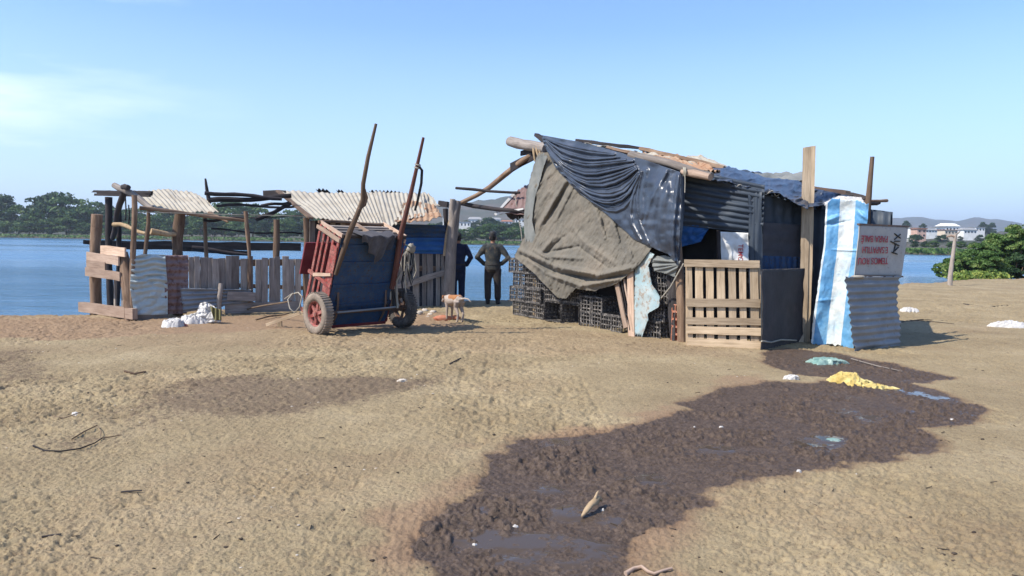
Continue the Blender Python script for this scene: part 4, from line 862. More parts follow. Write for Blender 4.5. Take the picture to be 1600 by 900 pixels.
# left wall cladding seen below the canvas
for (x0, y0, x1, y1, w, mt) in ((963, 440, 978, 512, .10, 'wood_pink'), (971, 436, 985, 516, .025, 'wood_dark'), (975, 436, 990, 518, .03, 'wood_pink'), (985, 420, 987, 527, .15, 'wood_pink')):
    MB().plank(gnd(L_(x1, y1, .18), 0) if y1 > 520 else L_(x1, y1, .18), L_(x0, y0, .17), w, .022, LW.n, 5, .006).build('wall_board', mt, shk)
nu, nv = 40, 70; PP = coons([(994, 378), (1026, 394)], [(994, 528), (1003, 530)], [(994, 378), (992, 430), (990, 495), (994, 528)], [(1026, 394), (1014, 415), (1020, 445), (1034, 465), (1031, 480), (1013, 490), (1014, 500), (1003, 530)], nu, nv)
MB().grid(on_plane(LW, PP, .16 + .012 * fbm(PP[..., 0] * .08, PP[..., 1] * .05, 3, 2)), .012, mask=edge_mask(nu, nv, .05, 3), uvs=None).build('wall_board', 'pale_blue', shk)
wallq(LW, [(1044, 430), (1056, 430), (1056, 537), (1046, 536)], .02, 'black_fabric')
MB().tube([L_(1030, 470, .14), L_(1048, 448, .16), L_(1068, 412, .12)], .012, 6).build('rope', 'rope', shk)
# gate made of a pallet
gate = MB(); gh = lambda x, y, o=0: GP.hit(x, y, o)
for a, b in ((1072, 1082), (1085, 1099), (1102, 1115), (1119, 1133), (1137, 1150), (1154, 1166), (1171, 1185)):
    c = (a + b) / 2; gate.plank(gh(c + 2, 541, 0), gh(c, 414, 0), (b - a - 2) / 108., .02, GP.n, 4, .004)
gate = gate.build('gate', 'wood_pale', shk)
for (y0, y1, h, x0, x1) in ((411, 413, 11, 1069, 1187), (472.5, 474, 12, 1072, 1188), (501, 503, 10, 1072, 1189), (515, 519, 11, 1072, 1189), (534, 540, 12, 1074, 1190)):
    MB().plank(gh(x0, y0, .035), gh(x1, y1, .035), h / 103., .024, GP.n, 6, .005).build('gate_rail', 'wood_pale', gate)
for x in (1075, 1128, 1184): MB().plank(gh(x + 1, 541, -.05), gh(x, 414, -.05), .07, .07, GP.n, 3, .004).build('gate_stile', 'wood_pale', gate)
# dark sheet over the gate, the opening, the white door leaf
wallq(IW, [(1020, 255), (1195, 290), (1192, 366), (1040, 350)], 0, 'dark_metal', waves=9, seed=7, bent=.05, nv=30, amp=.014)
wallq(IW, [(1062, 348), (1110, 352), (1095, 378), (1064, 386)], -.05, 'blue_bright', 'blue_cloth')
dl = wallq(IW, [(1126, 362), (1169, 364), (1170, 416), (1127, 416)], .03, 'white_paint', 'door_leaf')
wallq(IW, [(1169, 300), (1190, 300), (1192, 545), (1172, 545)], .02, 'dark_metal')
wallq(IW, [(1040, 340), (1190, 345), (1190, 545), (1040, 545)], -.5, 'black')  # black panel behind the opening, interior shade put into its colour
MB().log(IW.hit(1123, 360, .05), IW.hit(1126, 470, .05), .03, .03).build('door_post', 'wood_dark', shk)
def text(body, origin, xd, yd, size, mat, parent, name='lettering', sx=1.0, bold=1.0):
    cu = bpy.data.curves.new(name, 'FONT'); cu.body = body; cu.size = size; cu.extrude = .0015; cu.offset = .0035 * size / .1 * .22
    tmp = bpy.data.objects.new('tmp', cu); C.objects.link(tmp); bpy.context.view_layer.update(); me = bpy.data.meshes.new_from_object(tmp); bpy.data.objects.remove(tmp)
    z = Vector(xd).cross(Vector(yd)); mt = Matrix((Vector(xd) * sx, Vector(yd), z)).transposed().to_4x4(); mt.translation = Vector(origin) - Vector(parent['_o']); me.transform(mt); me.name = name
    me.materials.clear(); me.materials.append(M_[mat]); o = bpy.data.objects.new(name, me); C.objects.link(o); o.parent = parent; return o
text('TEMOS', IW.hit(1154, 381, .055), (0, 0, -1), IW.d, .10, 'red_ink', dl)
# return wall of dark sheets right of the gate
wallq(RW2, [(1168, 296), (1260, 322), (1260, 360), (1170, 356)], -.02, 'dark_metal', bent=.02, waves=6, along='v')
wallq(RW2, [(1178, 346), (1260, 352), (1260, 404), (1178, 402)], .02, 'cloth_dark', bent=.015)
wallq(RW2, [(1178, 399), (1258, 402), (1258, 440), (1178, 442)], .04, 'blue_metal', bent=.01, waves=9, along='v')
wallq(RW, [(1188, 421), (1254, 419), (1254, 536), (1190, 552)], .04, 'black_fabric', bent=.02, seed=9)
MB().tube([RW.hit(1190, 533, .08), RW.hit(1205, 535, .08), RW.hit(1220, 531, .08), RW.hit(1244, 532, .08)], .012, 6).build('rope', 'rope', shk)
# back and right walls close the shack
def wallw(pts, mat, name='wall_panel'): corrugated(mm := MB(), [V(*p) for p in pts], 8, .012, 'v', nv=10); mm.build(name, mat, shk)
wallw([(.45, 15.3, 3.1), (5.4, 15.4, 2.45), (5.4, 15.4, -.1), (.3, 15.3, -.1)], 'dark_metal')
wallw([(5.72, 11.5, 2.0), (5.4, 15.3, 2.4), (5.4, 15.3, -.1), (5.75, 11.5, -.1)], 'dark_metal')
wallw([(4.66, 12.0, 2.05), (5.7, 11.5, 2.0), (5.72, 11.5, -.05), (4.66, 12.0, -.05)], 'dark_metal')
# roof: under sheets, then pale sheets, then plastic
def sheet4(pts, mat, waves=0, amp=.02, bent=.04, seed=1, ragged=0, name='roof_sheet', nv=24, along='v', th=.008): corrugated(mm := MB(), [at(*p) for p in pts], waves or 3, amp if waves else .002, along, nv=nv, bent=bent, seed=seed, ragged=ragged, th=th); return mm.build(name, mat, shk)
_a = L_(856, 219, .06); _b = L_(1064, 267, .06); corrugated(mm := MB(), [_a, at(1258, 281, 14.9), at(1262, 322, 11.9), _b], 20, .015, 'v', nv=24, bent=.0, th=.008); mm.build('roof_sheet', 'dark_metal', shk)
sheet4([(1190, 286, 14.6), (1350, 318, 14.3), (1352, 322, 11.6), (1250, 316, 11.9)], 'dark_metal', 10, .015)
sheet4([(903, 221, 15.0), (1012, 236, 14.4), (1100, 270, 12.0), (985, 245, 12.6)], 'cement', 9, .02, .05, 5, .04)
sheet4([(1000, 233, 14.3), (1085, 251, 13.8), (1128, 267, 12.0), (1075, 268, 11.5)], 'cement_rust', 8, .02, .05, 6, .04)
sheet4([(1045, 247, 13.9), (1092, 244.5, 14.0), (1145, 262, 13.2), (1080, 260, 12.9)], 'cement', 6, .012, .06, 7, .04)
sheet4([(1172, 272, 14.0), (1262, 267, 14.3), (1262, 292, 12.9), (1168, 281, 13.0)], 'tarp_light', 0, .01, .10, 8, .05)
MB().plank(at(900, 219.5, 14.9), at(1010, 233, 14.2), .05, .07, (0, -1, 0), 8, .01).build('roof_batten', 'wood_dark', shk)
MB().plank(at(1000, 232, 14.2), at(1132, 262, 12.8), .06, .07, (0, -1, 0), 8, .01).build('roof_batten', 'wood_brown', shk)
MB().plank(at(948, 231, 13.2), at(1062, 257, 11.8), .05, .05, (0, -1, .3), 8, .012).build('roof_batten', 'wood_brown', shk)
sheet4([(1152, 286, 12.3), (1216, 299, 12.4), (1218, 304, 11.55), (1152, 290.5, 11.5)], 'cement', 4, .035, .01, 9)
MB().plank(at(1268, 296, 12.4), at(1328, 304, 12.2), .09, .07, (0, -1, 0), 5, .01).build('roof_batten', 'iron', shk)
MB().plank(at(1322, 301, 12.2), at(1352, 311, 12.0), .05, .05, (0, -1, 0), 5, .02).build('roof_batten', 'wood_dark', shk)
MB().log(at(1330, 317, 11.8), at(1386, 313.5, 12.3), .022, .025, 5, .01).build('roof_batten', 'wood_brown', shk)
MB().log(at(1350, 319, 11.7), at(1374, 317, 12.2), .03, .025, 5, .01).build('roof_batten', 'wood_dark', shk)
MB().plank(at(1318, 312, 11.6), at(1345, 318, 11.5), .06, .03, (0, -1, 0), 4, .01).build('roof_batten', 'driftwood', shk)
# small lean-to at the back left corner
sheet4([(803, 300, 16.3), (830, 286, 16.2), (832, 336, 15.5), (774, 334, 15.9)], 'galv_brown', 5, .01, .02, 3)
MB().plank(at(773, 336, 15.85), at(806, 299, 16.2), .05, .03, (0, -1, 0), 4).build('lean_to_edge', 'plaster_white', shk)
MB().plank(at(776, 334, 15.84), at(818, 326, 15.6), .035, .03, (0, -1, 0), 4).build('lean_to_edge', 'plaster_white', shk)
sheet4([(790, 334, 15.9), (825, 332, 15.5), (825, 341, 15.6), (800, 341, 16.0)], 'wood_dark', 3)
MB().tube([at(804, 300, 16.0), at(808, 330, 15.8), at(814, 360, 15.7), at(817, 386, 15.6)], .010, 5).build('string', 'rope', shk)
# ------------------------------------------------------------------ canvas and plastic draped over the left side
nu, nv = 230, 220
PP = coons([(840, 238), (880, 232), (1042, 330)], [(872, 466), (887, 470), (901, 452), (930, 456), (965, 444), (985, 427), (1000, 412)], [(840, 238), (822, 300), (818, 370), (802, 402), (835, 428), (872, 466)], [(1042, 330), (1030, 375), (1000, 412)], nu, nv)
fo = [(883, 284, 842, 356, 4, .05), (888, 288, 853, 348, 3.5, -.04), (895, 292, 868, 345, 3, .03), (930, 328, 945, 372, 4, .035), (937, 325, 950, 372, 3, -.03), (951, 336, 969, 378, 4, .03), (962, 340, 975, 395, 3, -.025), (834, 391, 862, 407, 3.5, .05), (813, 391, 870, 417, 5, .07), (870, 417, 936, 430, 5, .08), (936, 430, 992, 417, 5, .06), (816, 398, 868, 425, 3.5, -.06), (868, 425, 936, 438, 4, -.07), (936, 438, 985, 428, 3.5, -.05), (850, 426, 908, 447, 4, .05), (908, 447, 967, 436, 4, .05), (827, 406, 850, 424, 4, .05), (850, 424, 860, 449, 4, .04), (845, 400, 910, 404, 4, .035), (850, 395, 905, 385, 3, -.035), (865, 372, 845, 395, 4, .035), (880, 370, 852, 398, 3, -.03), (890, 350, 930, 400, 4, .02), (910, 375, 960, 412, 5, .03), (900, 382, 950, 418, 3, -.025), (828, 300, 870, 262, 5, .02), (824, 340, 858, 300, 5, .02), (822, 372, 850, 330, 4, -.02), (980, 380, 990, 410, 3, .03)]
X_, Y_ = PP[..., 0], PP[..., 1]
off = .13 + .10 * np.exp(-((Y_ - 425) / 45) ** 2) + 1.35 * ridges(PP, [(a_, b_, c_, d_, w_ * .8, h_) for a_, b_, c_, d_, w_, h_ in fo]) + .014 * fbm(X_ * .045, Y_ * .05, 4, 3) + .010 * fbm((X_ + Y_ * .5) * .22, (Y_ - X_ * .5) * .07, 3, 6) - .05 * smooth(300, 240, Y_)
cv = MB().grid(on_plane(LW, PP, off), .006, mask=edge_mask(nu, nv, .012, 5)).build('canvas_tarp', 'tarp', None, L_(900, 480)); tag(cv, 'grey brown canvas tarp with deep folds hung over the left side of the shack', 'tarp')
nu, nv = 40, 150
PP = coons([(838, 243), (858, 236)], [(822, 380), (842, 384)], [(838, 243), (822, 300), (818, 345), (820, 380)], [(858, 236), (836, 310), (832, 345), (842, 384)], nu, nv); X_, Y_ = PP[..., 0], PP[..., 1]
cv2 = MB().grid(on_plane(LW, PP, .16 + .012 * np.sin(X_ * .5) + .02 * fbm(X_ * .06, Y_ * .03, 3, 5)), .005, mask=edge_mask(nu, nv, .05, 8)).build('canvas_tarp', 'tarp_light', None, L_(830, 480)); tag(cv2, 'narrow faded grey strip of canvas along the rear left edge of the shack', 'tarp')
nu, nv = 60, 40
PP = coons([(1012, 402), (1040, 398), (1064, 408)], [(1022, 424), (1040, 428), (1055, 434)], [(1012, 402), (1018, 412), (1022, 424)], [(1064, 408), (1060, 420), (1055, 434)], nu, nv)
fo2 = [(1062, 410, 1022, 406, 1.6, .05), (1062, 412, 1020, 416, 1.8, .05), (1062, 414, 1024, 422, 1.6, .04), (1062, 416, 1040, 428, 1.6, .04), (1060, 411, 1020, 411, 1.2, -.04)]
cv3 = MB().grid(on_plane(LW, PP, .14 + ridges(PP, fo2)), .005, mask=edge_mask(nu, nv, .04, 9)).build('canvas_tarp', 'tarp_light', None, L_(1040, 520)); tag(cv3, 'small pale grey cloth pleated against the corner post above the gate side crates', 'tarp')
nu, nv = 300, 240
PP = coons([(846, 211), (900, 220), (960, 235), (1010, 250), (1064, 268)], [(850, 226), (868, 262), (903, 300), (948, 335), (990, 374), (1022, 388), (1044, 398), (1060, 416)], [(846, 211), (847, 218), (850, 226)], [(1064, 268), (1066, 300), (1065, 350), (1060, 416)], nu, nv)
curves = [[(852, 216), (880, 226), (920, 234), (960, 240)], [(853, 219), (880, 238), (920, 249), (958, 246)], [(853, 222), (875, 247), (915, 261), (958, 255), (988, 252)], [(853, 226), (880, 260), (920, 274), (965, 264), (990, 258)], [(857, 236), (885, 272), (925, 288), (970, 276), (993, 262)], [(868, 253), (900, 285), (940, 300), (975, 291), (996, 268)], [(885, 277), (918, 305), (955, 312), (980, 302), (998, 272)], [(910, 302), (940, 322), (968, 322), (986, 305), (1000, 274)], [(935, 324), (960, 338), (978, 335), (990, 312), (1001, 276)]]
ver = [[(1001, 268), (986, 310), (984, 345), (1000, 374)], [(1003, 268), (994, 312), (998, 345), (1014, 382)], [(1010, 266), (1003, 300), (1002, 340)], [(1040, 270), (1018, 310), (1006, 350)], [(1046, 270), (1030, 315), (1024, 365), (1030, 388)], [(1053, 272), (1043, 325), (1038, 365), (1044, 396)], [(1060, 274), (1054, 330), (1050, 370), (1054, 408)], [(1064, 280), (1062, 340), (1060, 400)]]
segs = []
def addcurve(c, w, a):
    P_ = polyat(c, np.linspace(0, 1, 9))
    for p, q in zip(P_, P_[1:]): segs.append((p[0], p[1], q[0], q[1], w, a))
rc = random.Random(12)
for fam, sub in ((curves, 3), (ver, 1)):
    for c0, c1 in zip(fam, fam[1:]):
        m_ = 10; a0, a1 = polyat(c0, np.linspace(0, 1, m_)), polyat(c1, np.linspace(0, 1, m_))
        for k in range(sub):
            q = k / sub + rc.uniform(-.08, .08); addcurve((a0 * (1 - q) + a1 * q).tolist(), rc.uniform(1.6, 2.8) if fam is curves else rc.uniform(1.5, 5.5), rc.choice([.032, .045, .026, -.026]) * .75)
X_, Y_ = PP[..., 0], PP[..., 1]; env = np.exp(-((X_ - 1035) / 26) ** 2) * smooth(260, 310, Y_) * smooth(420, 370, Y_)
off = .17 + .14 * env + np.zeros_like(X_); sg = np.zeros_like(X_)
for x0, y0, x1, y1, w, a in segs:
    dx, dy = x1 - x0, y1 - y0; t_ = np.clip(((X_ - x0) * dx + (Y_ - y0) * dy) / (dx * dx + dy * dy + 1e-6), 0, 1); e = a * np.exp(-(np.hypot(X_ - x0 - t_ * dx, Y_ - y0 - t_ * dy) / w) ** 2); sg = np.where(np.abs(e) > np.abs(sg), e, sg)
off = off + sg * 1.25 + .02 * fbm(X_ * .05, Y_ * .06, 2, 21)
pl1 = MB().grid(on_plane(LW, PP, off), .004, mask=edge_mask(nu, nv, .008, 4)).build('plastic_sheet', 'polythene', None, L_(950, 480)); tag(pl1, 'black plastic sheeting swagged in shiny folds below the roof pole on the left side', 'plastic sheet')
# the sheet turns the front corner and hangs back inside
PP = coons([(1062, 268), (1070, 270)], [(1052, 400), (1060, 412)], [(1062, 268), (1064, 330), (1056, 400)], [(1070, 270), (1069, 330), (1061, 412)], 24, 80)
pz = at_depth(PP, 11.25 + .35 * (PP[..., 0] - 1058) / 20 + .02 * np.sin(PP[..., 0] * .9)); MB().grid(pz, .004).build('side_flap', 'polythene', pl1)
# bunched plastic along the front edge of the roof
nu, nv = 260, 90
PP = coons([(1112, 262), (1135, 258), (1165, 266), (1195, 275), (1230, 280), (1262, 284)], [(1108, 279), (1140, 284), (1155, 290), (1180, 293), (1197, 301), (1218, 302), (1240, 316), (1264, 328)], [(1112, 262), (1108, 279)], [(1262, 284), (1264, 328)], nu, nv)
X_, Y_ = PP[..., 0], PP[..., 1]; v_ = np.linspace(0, 1, nv)[:, None] + 0 * X_
D_ = 12.9 - 1.5 * v_ ** .8 - .10 * np.sin(v_ * 3.1) + .13 * np.abs(vnoise(X_ * .07 + Y_ * .05, Y_ * .13, 3)) + .09 * np.abs(vnoise(X_ * .13, Y_ * .2 + X_ * .05, 7))
PP2 = PP.copy(); PP2[..., 1] += 3.0 * np.abs(vnoise(X_ * .09, Y_ * .12, 5)) + .5 * vnoise(X_ * .15, Y_ * .2, 6)
pl2 = MB().grid(at_depth(PP2, D_), .004, mask=edge_mask(nu, nv, .015, 14)).build('plastic_sheet', 'polythene', None, at(1190, 500, 12)); tag(pl2, 'crumpled black plastic bunched along the roof edge above the gate', 'plastic sheet')
nu, nv = 120, 60
PP = coons([(1255, 290), (1290, 298), (1330, 306)], [(1256, 326), (1280, 322), (1300, 318)], [(1255, 290), (1256, 326)], [(1330, 306), (1300, 318)], nu, nv); X_, Y_ = PP[..., 0], PP[..., 1]
pl3 = MB().grid(at_depth(PP, 12.3 - .02 * (Y_ - 290) + .09 * np.abs(vnoise(X_ * .11, Y_ * .2, 3))), .004, mask=edge_mask(nu, nv, .03, 15)).build('plastic_sheet', 'polythene', None, at(1280, 500, 12)); tag(pl3, 'small crumpled plastic piece on the roof right of the tall plank', 'plastic sheet')
PP = coons([(1275, 318), (1284, 318)], [(1275, 368), (1282, 366)], [(1275, 318), (1276, 368)], [(1284, 318), (1282, 366)], 10, 30); MB().grid(at_depth(PP, 12.0 + .03 * np.sin(PP[..., 0] * .8)), .004).build('hanging_flap', 'cloth_dark', pl3)
t = thing('cord', 'thin pale cord tied on the roof pole and hanging above the gate', 'cord', L_(1070, 268, .15)); MB().tube([L_(1070, 262, .16), L_(1070.5, 285, .16), L_(1070, 301, .16)], .008, 5).build('cord', 'rope', t)
for k in range(3): MB().tube([L_(1068 + k * 1.5, 262, .14 + .0 * k), L_(1069 + k * 1.5, 268, .19), L_(1068 + k * 1.5, 275, .14)], .012, 5).build('knot', 'rope', t)
# ------------------------------------------------------------------ crates and bricks along the foot
CW, CD, CHh = .54, .36, .30
def crate_mesh(bottom=True):
    m = MB()
    def side(o, du, dn, w, h):
        o = Vector(o); du = Vector(du); dn = Vector(dn); z = V(0, 0, 1)
        for a, hh in ((0.018, .04), (h * .38, .018), (h * .66, .018), (h - .022, .044)): m.plank(o + z * a, o + du * w + z * a, hh, .012, dn, 1, 0)
        k = max(4, int(w / .062))
        for i in range(k + 1): m.plank(o + du * (w * i / k), o + du * (w * i / k) + z * h, .016 if i not in (0, k, k // 2) else .038, .014, dn, 1, 0)
    side((0, 0, 0), (1, 0, 0), (0, -1, 0), CW, CHh); side((0, CD, 0), (1, 0, 0), (0, 1, 0), CW, CHh); side((0, 0, 0), (0, 1, 0), (-1, 0, 0), CD, CHh); side((CW, 0, 0), (0, 1, 0), (1, 0, 0), CD, CHh)
    if not bottom: return m
    for i in range(9): m.plank(V(CW * (i + .5) / 9, 0, .01), V(CW * (i + .5) / 9, CD, .01), .022, .012, (0, 0, 1), 1, 0)
    for i in range(5): m.plank(V(0, CD * (i + .5) / 5, .012), V(CW, CD * (i + .5) / 5, .012), .022, .012, (0, 0, 1), 1, 0)
    return m
cr0 = [None, None]
def crate(s, z, label, flip=0, out=.0, yaw=0.0):
    """s metres along the wall from its rear end; flip 1 = lying with the open side out, 2 = on end"""
    q_ = int(flip == 1)
    if cr0[q_] is None: o = crate_mesh(not q_).build('plastic_crate', 'plastic'); cr0[q_] = o
    else: o = cr0[q_].copy(); C.objects.link(o)
    d = LW.d; inn = -LW.n; up = V(0, 0, 1)
    ex, ey, ez = (d, inn, up) if flip == 0 else ((d, up, -inn) if flip == 1 else (up, inn, -d))
    org = LW.a + d * s + LW.n * out + up * z
    if flip == 1: org = org + inn * CHh
    if flip == 2: org = org + d * CHh
    mt = Matrix((ex, ey, ez)).transposed().to_4x4(); mt.translation = org; o.matrix_world = mt @ Matrix.Rotation(yaw, 4, 'Z'); tag(o, label, 'crate', 'black plastic crates along the shack foot')
cl = {}
order = ['bottom', 'second', 'third', 'top']
for col, nt_ in ((0, 4), (1, 4)):
    for k in range(nt_):
        crate(-.12 + col * .57 + (.06, -.03, .05, -.08)[k], k * .285 - .02, f'black plastic crate, {order[k]} one in the ' + ('rearmost stack under the canvas' if col == 0 else 'second stack from the river side'), 0, .03 * (k % 2), .02 * (k - 1))
crate(1.08, -.02, 'black plastic crate lying open side out, the first of the two dark openings', 1, .02)
crate(1.66, -.02, 'black plastic crate lying open side out, the second dark opening', 1, .02)
crate(1.08, .36, 'black plastic crate tucked under the canvas hem above the first dark opening', 0, .0); crate(1.66, .36, 'black plastic crate tucked under the canvas hem above the second dark opening', 0, .0)
crate(2.25, -.02, 'black plastic crate standing on end right of the two dark openings', 2, .02); crate(2.57, -.02, 'black plastic crate standing on end beside the thin leaning boards', 2, .02)
crate(2.9, -.02, 'black plastic crate flat on the ground behind the thin leaning boards', 0, .06)
crate(3.80, -.02, 'black plastic crate at the foot of the pale blue board', 0, .04); crate(3.86, .265, 'black plastic crate second up behind the pale blue board', 0, .02); crate(3.90, .55, 'black plastic crate third up beside the pale blue board', 0, .0); crate(3.88, .83, 'topmost black plastic crate under the pleated grey cloth', 0, .0)
def brick_mesh(w=.19, h=.115, dp=.09):
    m = MB(); n_ = 2
    for i in range(n_ + 1): m.plank(V(w * i / n_, 0, h / 2), V(w * i / n_, dp * 2, h / 2), h, .014, (1, 0, 0), 1, 0)
    for zz in (0.007, h - .007): m.plank(V(w / 2, 0, zz), V(w / 2, dp * 2, zz), w, .014, (0, 0, 1), 1, 0)
    m.plank(V(0, dp * 2, h / 2), V(w, dp * 2, h / 2), h, .01, (0, 1, 0), 1, 0); return m
b0 = None
for k, nm in enumerate(['lowest', 'second lowest', 'middle', 'second highest', 'highest']):
    if b0 is None: o = b0 = brick_mesh(.135, .112).build('hollow_brick', 'brick')
    else: o = b0.copy(); C.objects.link(o)
    p = L_(1048.5, 535, .03); mt = Matrix((LW.d, -LW.n, V(0, 0, 1))).transposed().to_4x4(); mt.translation = V(p.x, p.y, .0 + k * .113) + LW.d * .006 * (k % 2); o.matrix_world = mt
    tag(o, f'red hollow clay brick, {nm} in the column beside the corner post', 'brick', 'hollow bricks by the corner post')
# rubble on the ground along the wall
# ------------------------------------------------------------------ tall plank, stake, striped sheet, metal sheet, sign
tp = thing('plank_post', 'tall pale plank post rising above the roof right of the gate', 'post', V(4.62, 11.85, 0)); a = G(1257, 531)
MB().plank(gnd(G(1253, 532)) + V(0, -.02, 0), at(1261, 231, a.y), .115, .06, (-.25, -1, 0), 10, .004, rough_end=.02).build('plank', 'wood_pale', tp)
MB().plank(gnd(G(1261, 532)), at(1270, 228, a.y - .0), .075, .10, (-.25, -1, 0), 10, .004, rough_end=.012).build('plank', 'wood_pale', tp)
t = thing('wooden_block', 'short pale wooden block with a slot at the foot of the tall plank', 'block', Gs(1248, 532)); MB().plank(Gs(1247, 534, -.02), at(1249, 522, 11.7), .12, .09, (0, -1, 0), 2).plank(at(1248, 519, 11.7), at(1250, 506, 11.7), .115, .08, (0, -1, 0), 2).build('block', 'wood_pale', t)
t = thing('stake', 'thin upright stake sticking up above the striped sheet and the upside down sign', 'stake', Gs(1356, 540)); MB().tube([V(5.45, 11.62, -.1), at(1353, 440, 11.62), at(1354, 345, 11.62), at(1359, 290, 11.6), at(1363, 245, 11.6)], [.055, .055, .055, .042, .034], 8, .08).build('stake', 'wood_brown', t)
nu, nv = 110, 200
PP = coons([(1290, 318), (1300, 308), (1325, 310), (1345, 312), (1358, 318)], [(1266, 538), (1284, 541), (1300, 540), (1334, 547)], [(1290, 318), (1287, 380), (1277, 450), (1270, 500), (1266, 538)], [(1358, 318), (1352, 400), (1345, 440), (1334, 547)], nu, nv); X_, Y_ = PP[..., 0], PP[..., 1]
off = .03 * np.sin(X_ * .11 + Y_ * .012) + .025 * fbm(X_ * .04, Y_ * .025, 4, 3) + ridges(PP, [(1292, 345, 1310, 338, 3, .05), (1290, 352, 1330, 345, 2, -.02), (1300, 390, 1350, 392, 1.5, .02), (1277, 470, 1300, 468, 2, .02), (1340, 330, 1358, 345, 3, .04), (1300, 500, 1302, 540, 3, .02)]) + .05 * smooth(330, 310, Y_)
sp_ = MB().grid(on_plane(SP, PP, off), .004, mask=edge_mask(nu, nv, .012, 6)).build('striped_sheet', 'stripe', None, V(4.7, 11.3, 0)); tag(sp_, 'blue and white striped plastic sheet hanging upright beside the tall plank', 'plastic sheet')
PP = coons([(1284, 318), (1310, 305), (1345, 308)], [(1292, 326), (1318, 322), (1360, 322)], [(1284, 318), (1292, 326)], [(1345, 308), (1360, 322)], 60, 20); X_, Y_ = PP[..., 0], PP[..., 1]
MB().grid(at_depth(PP, 11.3 + .35 * smooth(322, 306, Y_) + .03 * fbm(X_ * .15, Y_ * .2, 3, 8)), .004, mask=edge_mask(60, 20, .06, 9)).build('top_fold', 'bag_white', sp_)
cp_ = V(5.3, 11.1, 0)
cs = thing('metal_sheet', 'grey corrugated metal sheet standing on the ground under the upside down sign', 'metal sheet', cp_)
corrugated(m := MB(), [CP.hit(x, y, .04) for x, y in ((1320, 431), (1405, 430), (1407, 541), (1336, 551))], 11, .013, 'u', nv=46, bent=.035, seed=31, ragged=.015, th=.004); m.build('sheet', 'galv', cs)
sg_o = CP.hit(1375, 392, -.02); sign = thing('sign', 'grey board sign with red words upside down above the corrugated sheet', 'sign', sg_o)
corrugated(m := MB(), [CP.hit(x, y, -.02) for x, y in ((1342, 351), (1418, 354), (1408, 432), (1334, 431))], 3, .001, 'v', nv=20, bent=.008, seed=32, th=.012); m.build('board', 'grey_board', sign)
MB().plank(CP.hit(1341, 350.5, -.02), CP.hit(1419, 354, -.02), .025, .04, CP.n, 6, .003).build('edge_strip', 'iron', sign)
MB().plank(CP.hit(1334, 431, .02), CP.hit(1410, 432, .02), .02, .03, CP.n, 6, .004).build('edge_strip', 'iron', sign)
for body, y, sx_ in (('PARA BALÉ', 369, 1.0), ('E SAPATILH', 386, .93), ('TEMOS ROU', 403, 1.0)): text(body, CP.hit(1388, y, .012), -CP.d, (0, 0, -1), .135, 'red_ink', sign, 'lettering', sx_)
for a_ in (((1398, 365), (1407, 372)), ((1407, 366), (1398, 374)), ((1398, 377), (1406, 377)), ((1392, 377), (1405, 384)), ((1400, 380), (1396, 396)), ((1404, 386), (1398, 392)), ((1394, 394), (1402, 397))): MB().tube([CP.hit(*a_[0], .006), CP.hit(*a_[1], .006)], .010, 5).build('scrawl', 'black_ink', sign)
t = tag(MB().ball(CP.hit(1341, 433, .06), .05, .3, 9, 6, (2.2, 1, .5)).build('rag', 'rope', None, CP.hit(1341, 433, .06)), 'pale rag on the top left corner of the corrugated sheet', 'rag')
# bare stake out by the water
p = G(1484, 446); t = thing('stake', 'bare crooked stake standing alone on the sand before the bushes', 'stake', p)
MB().tube([V(p.x, p.y, -.2), at(1485, 430, p.y), at(1488, 405, p.y), at(1491, 385, p.y), at(1493, 366, p.y)], [.10, .085, .075, .065, .05], 8, .1).build('stake', 'wood_grey', t)
MB().tube([at(1492, 370, p.y), at(1486, 368, p.y), at(1479, 370, p.y)], [.045, .04, .03], 7, .1).build('branch', 'wood_pink', t); MB().tube([at(1492, 368, p.y), at(1497, 364, p.y), at(1500, 361, p.y)], [.04, .03, .02], 7, .1).build('branch', 'wood_grey', t)
# ================================================================== PEOPLE
def limb(m, pts, rad, sides=12): m.tube(pts, rad, sides, 0); [m.ball(p, r, 0, 10, 7) for p, r in zip(pts, rad)]; return m
def rings(m, rows, sides=20):
    """stack of level ovals (z, cx, cy, rx, ry)"""
    vs = []; n = len(rows)
    for z, cx, cy, rx, ry in rows:
        for j in range(sides): a = 2 * math.pi * j / sides; vs.append((cx + rx * math.cos(a), cy + ry * math.sin(a), z))
    fs = [(k * sides + j, k * sides + (j + 1) % sides, (k + 1) * sides + (j + 1) % sides, (k + 1) * sides + j) for k in range(n - 1) for j in range(sides)]
    fs += [tuple(range(sides))[::-1], tuple(range((n - 1) * sides, n * sides))]; uv = [[(0, 0)] * len(f) for f in fs]; return m.poly(vs, fs, uv, smooth=True)
def melt(o, vox, sm=4):
    r = o.modifiers.new('one_surface', 'REMESH'); r.mode = 'VOXEL'; r.voxel_size = vox; r.use_smooth_shade = True
    s = o.modifiers.new('smooth', 'SMOOTH'); s.factor = .5; s.iterations = sm; return o
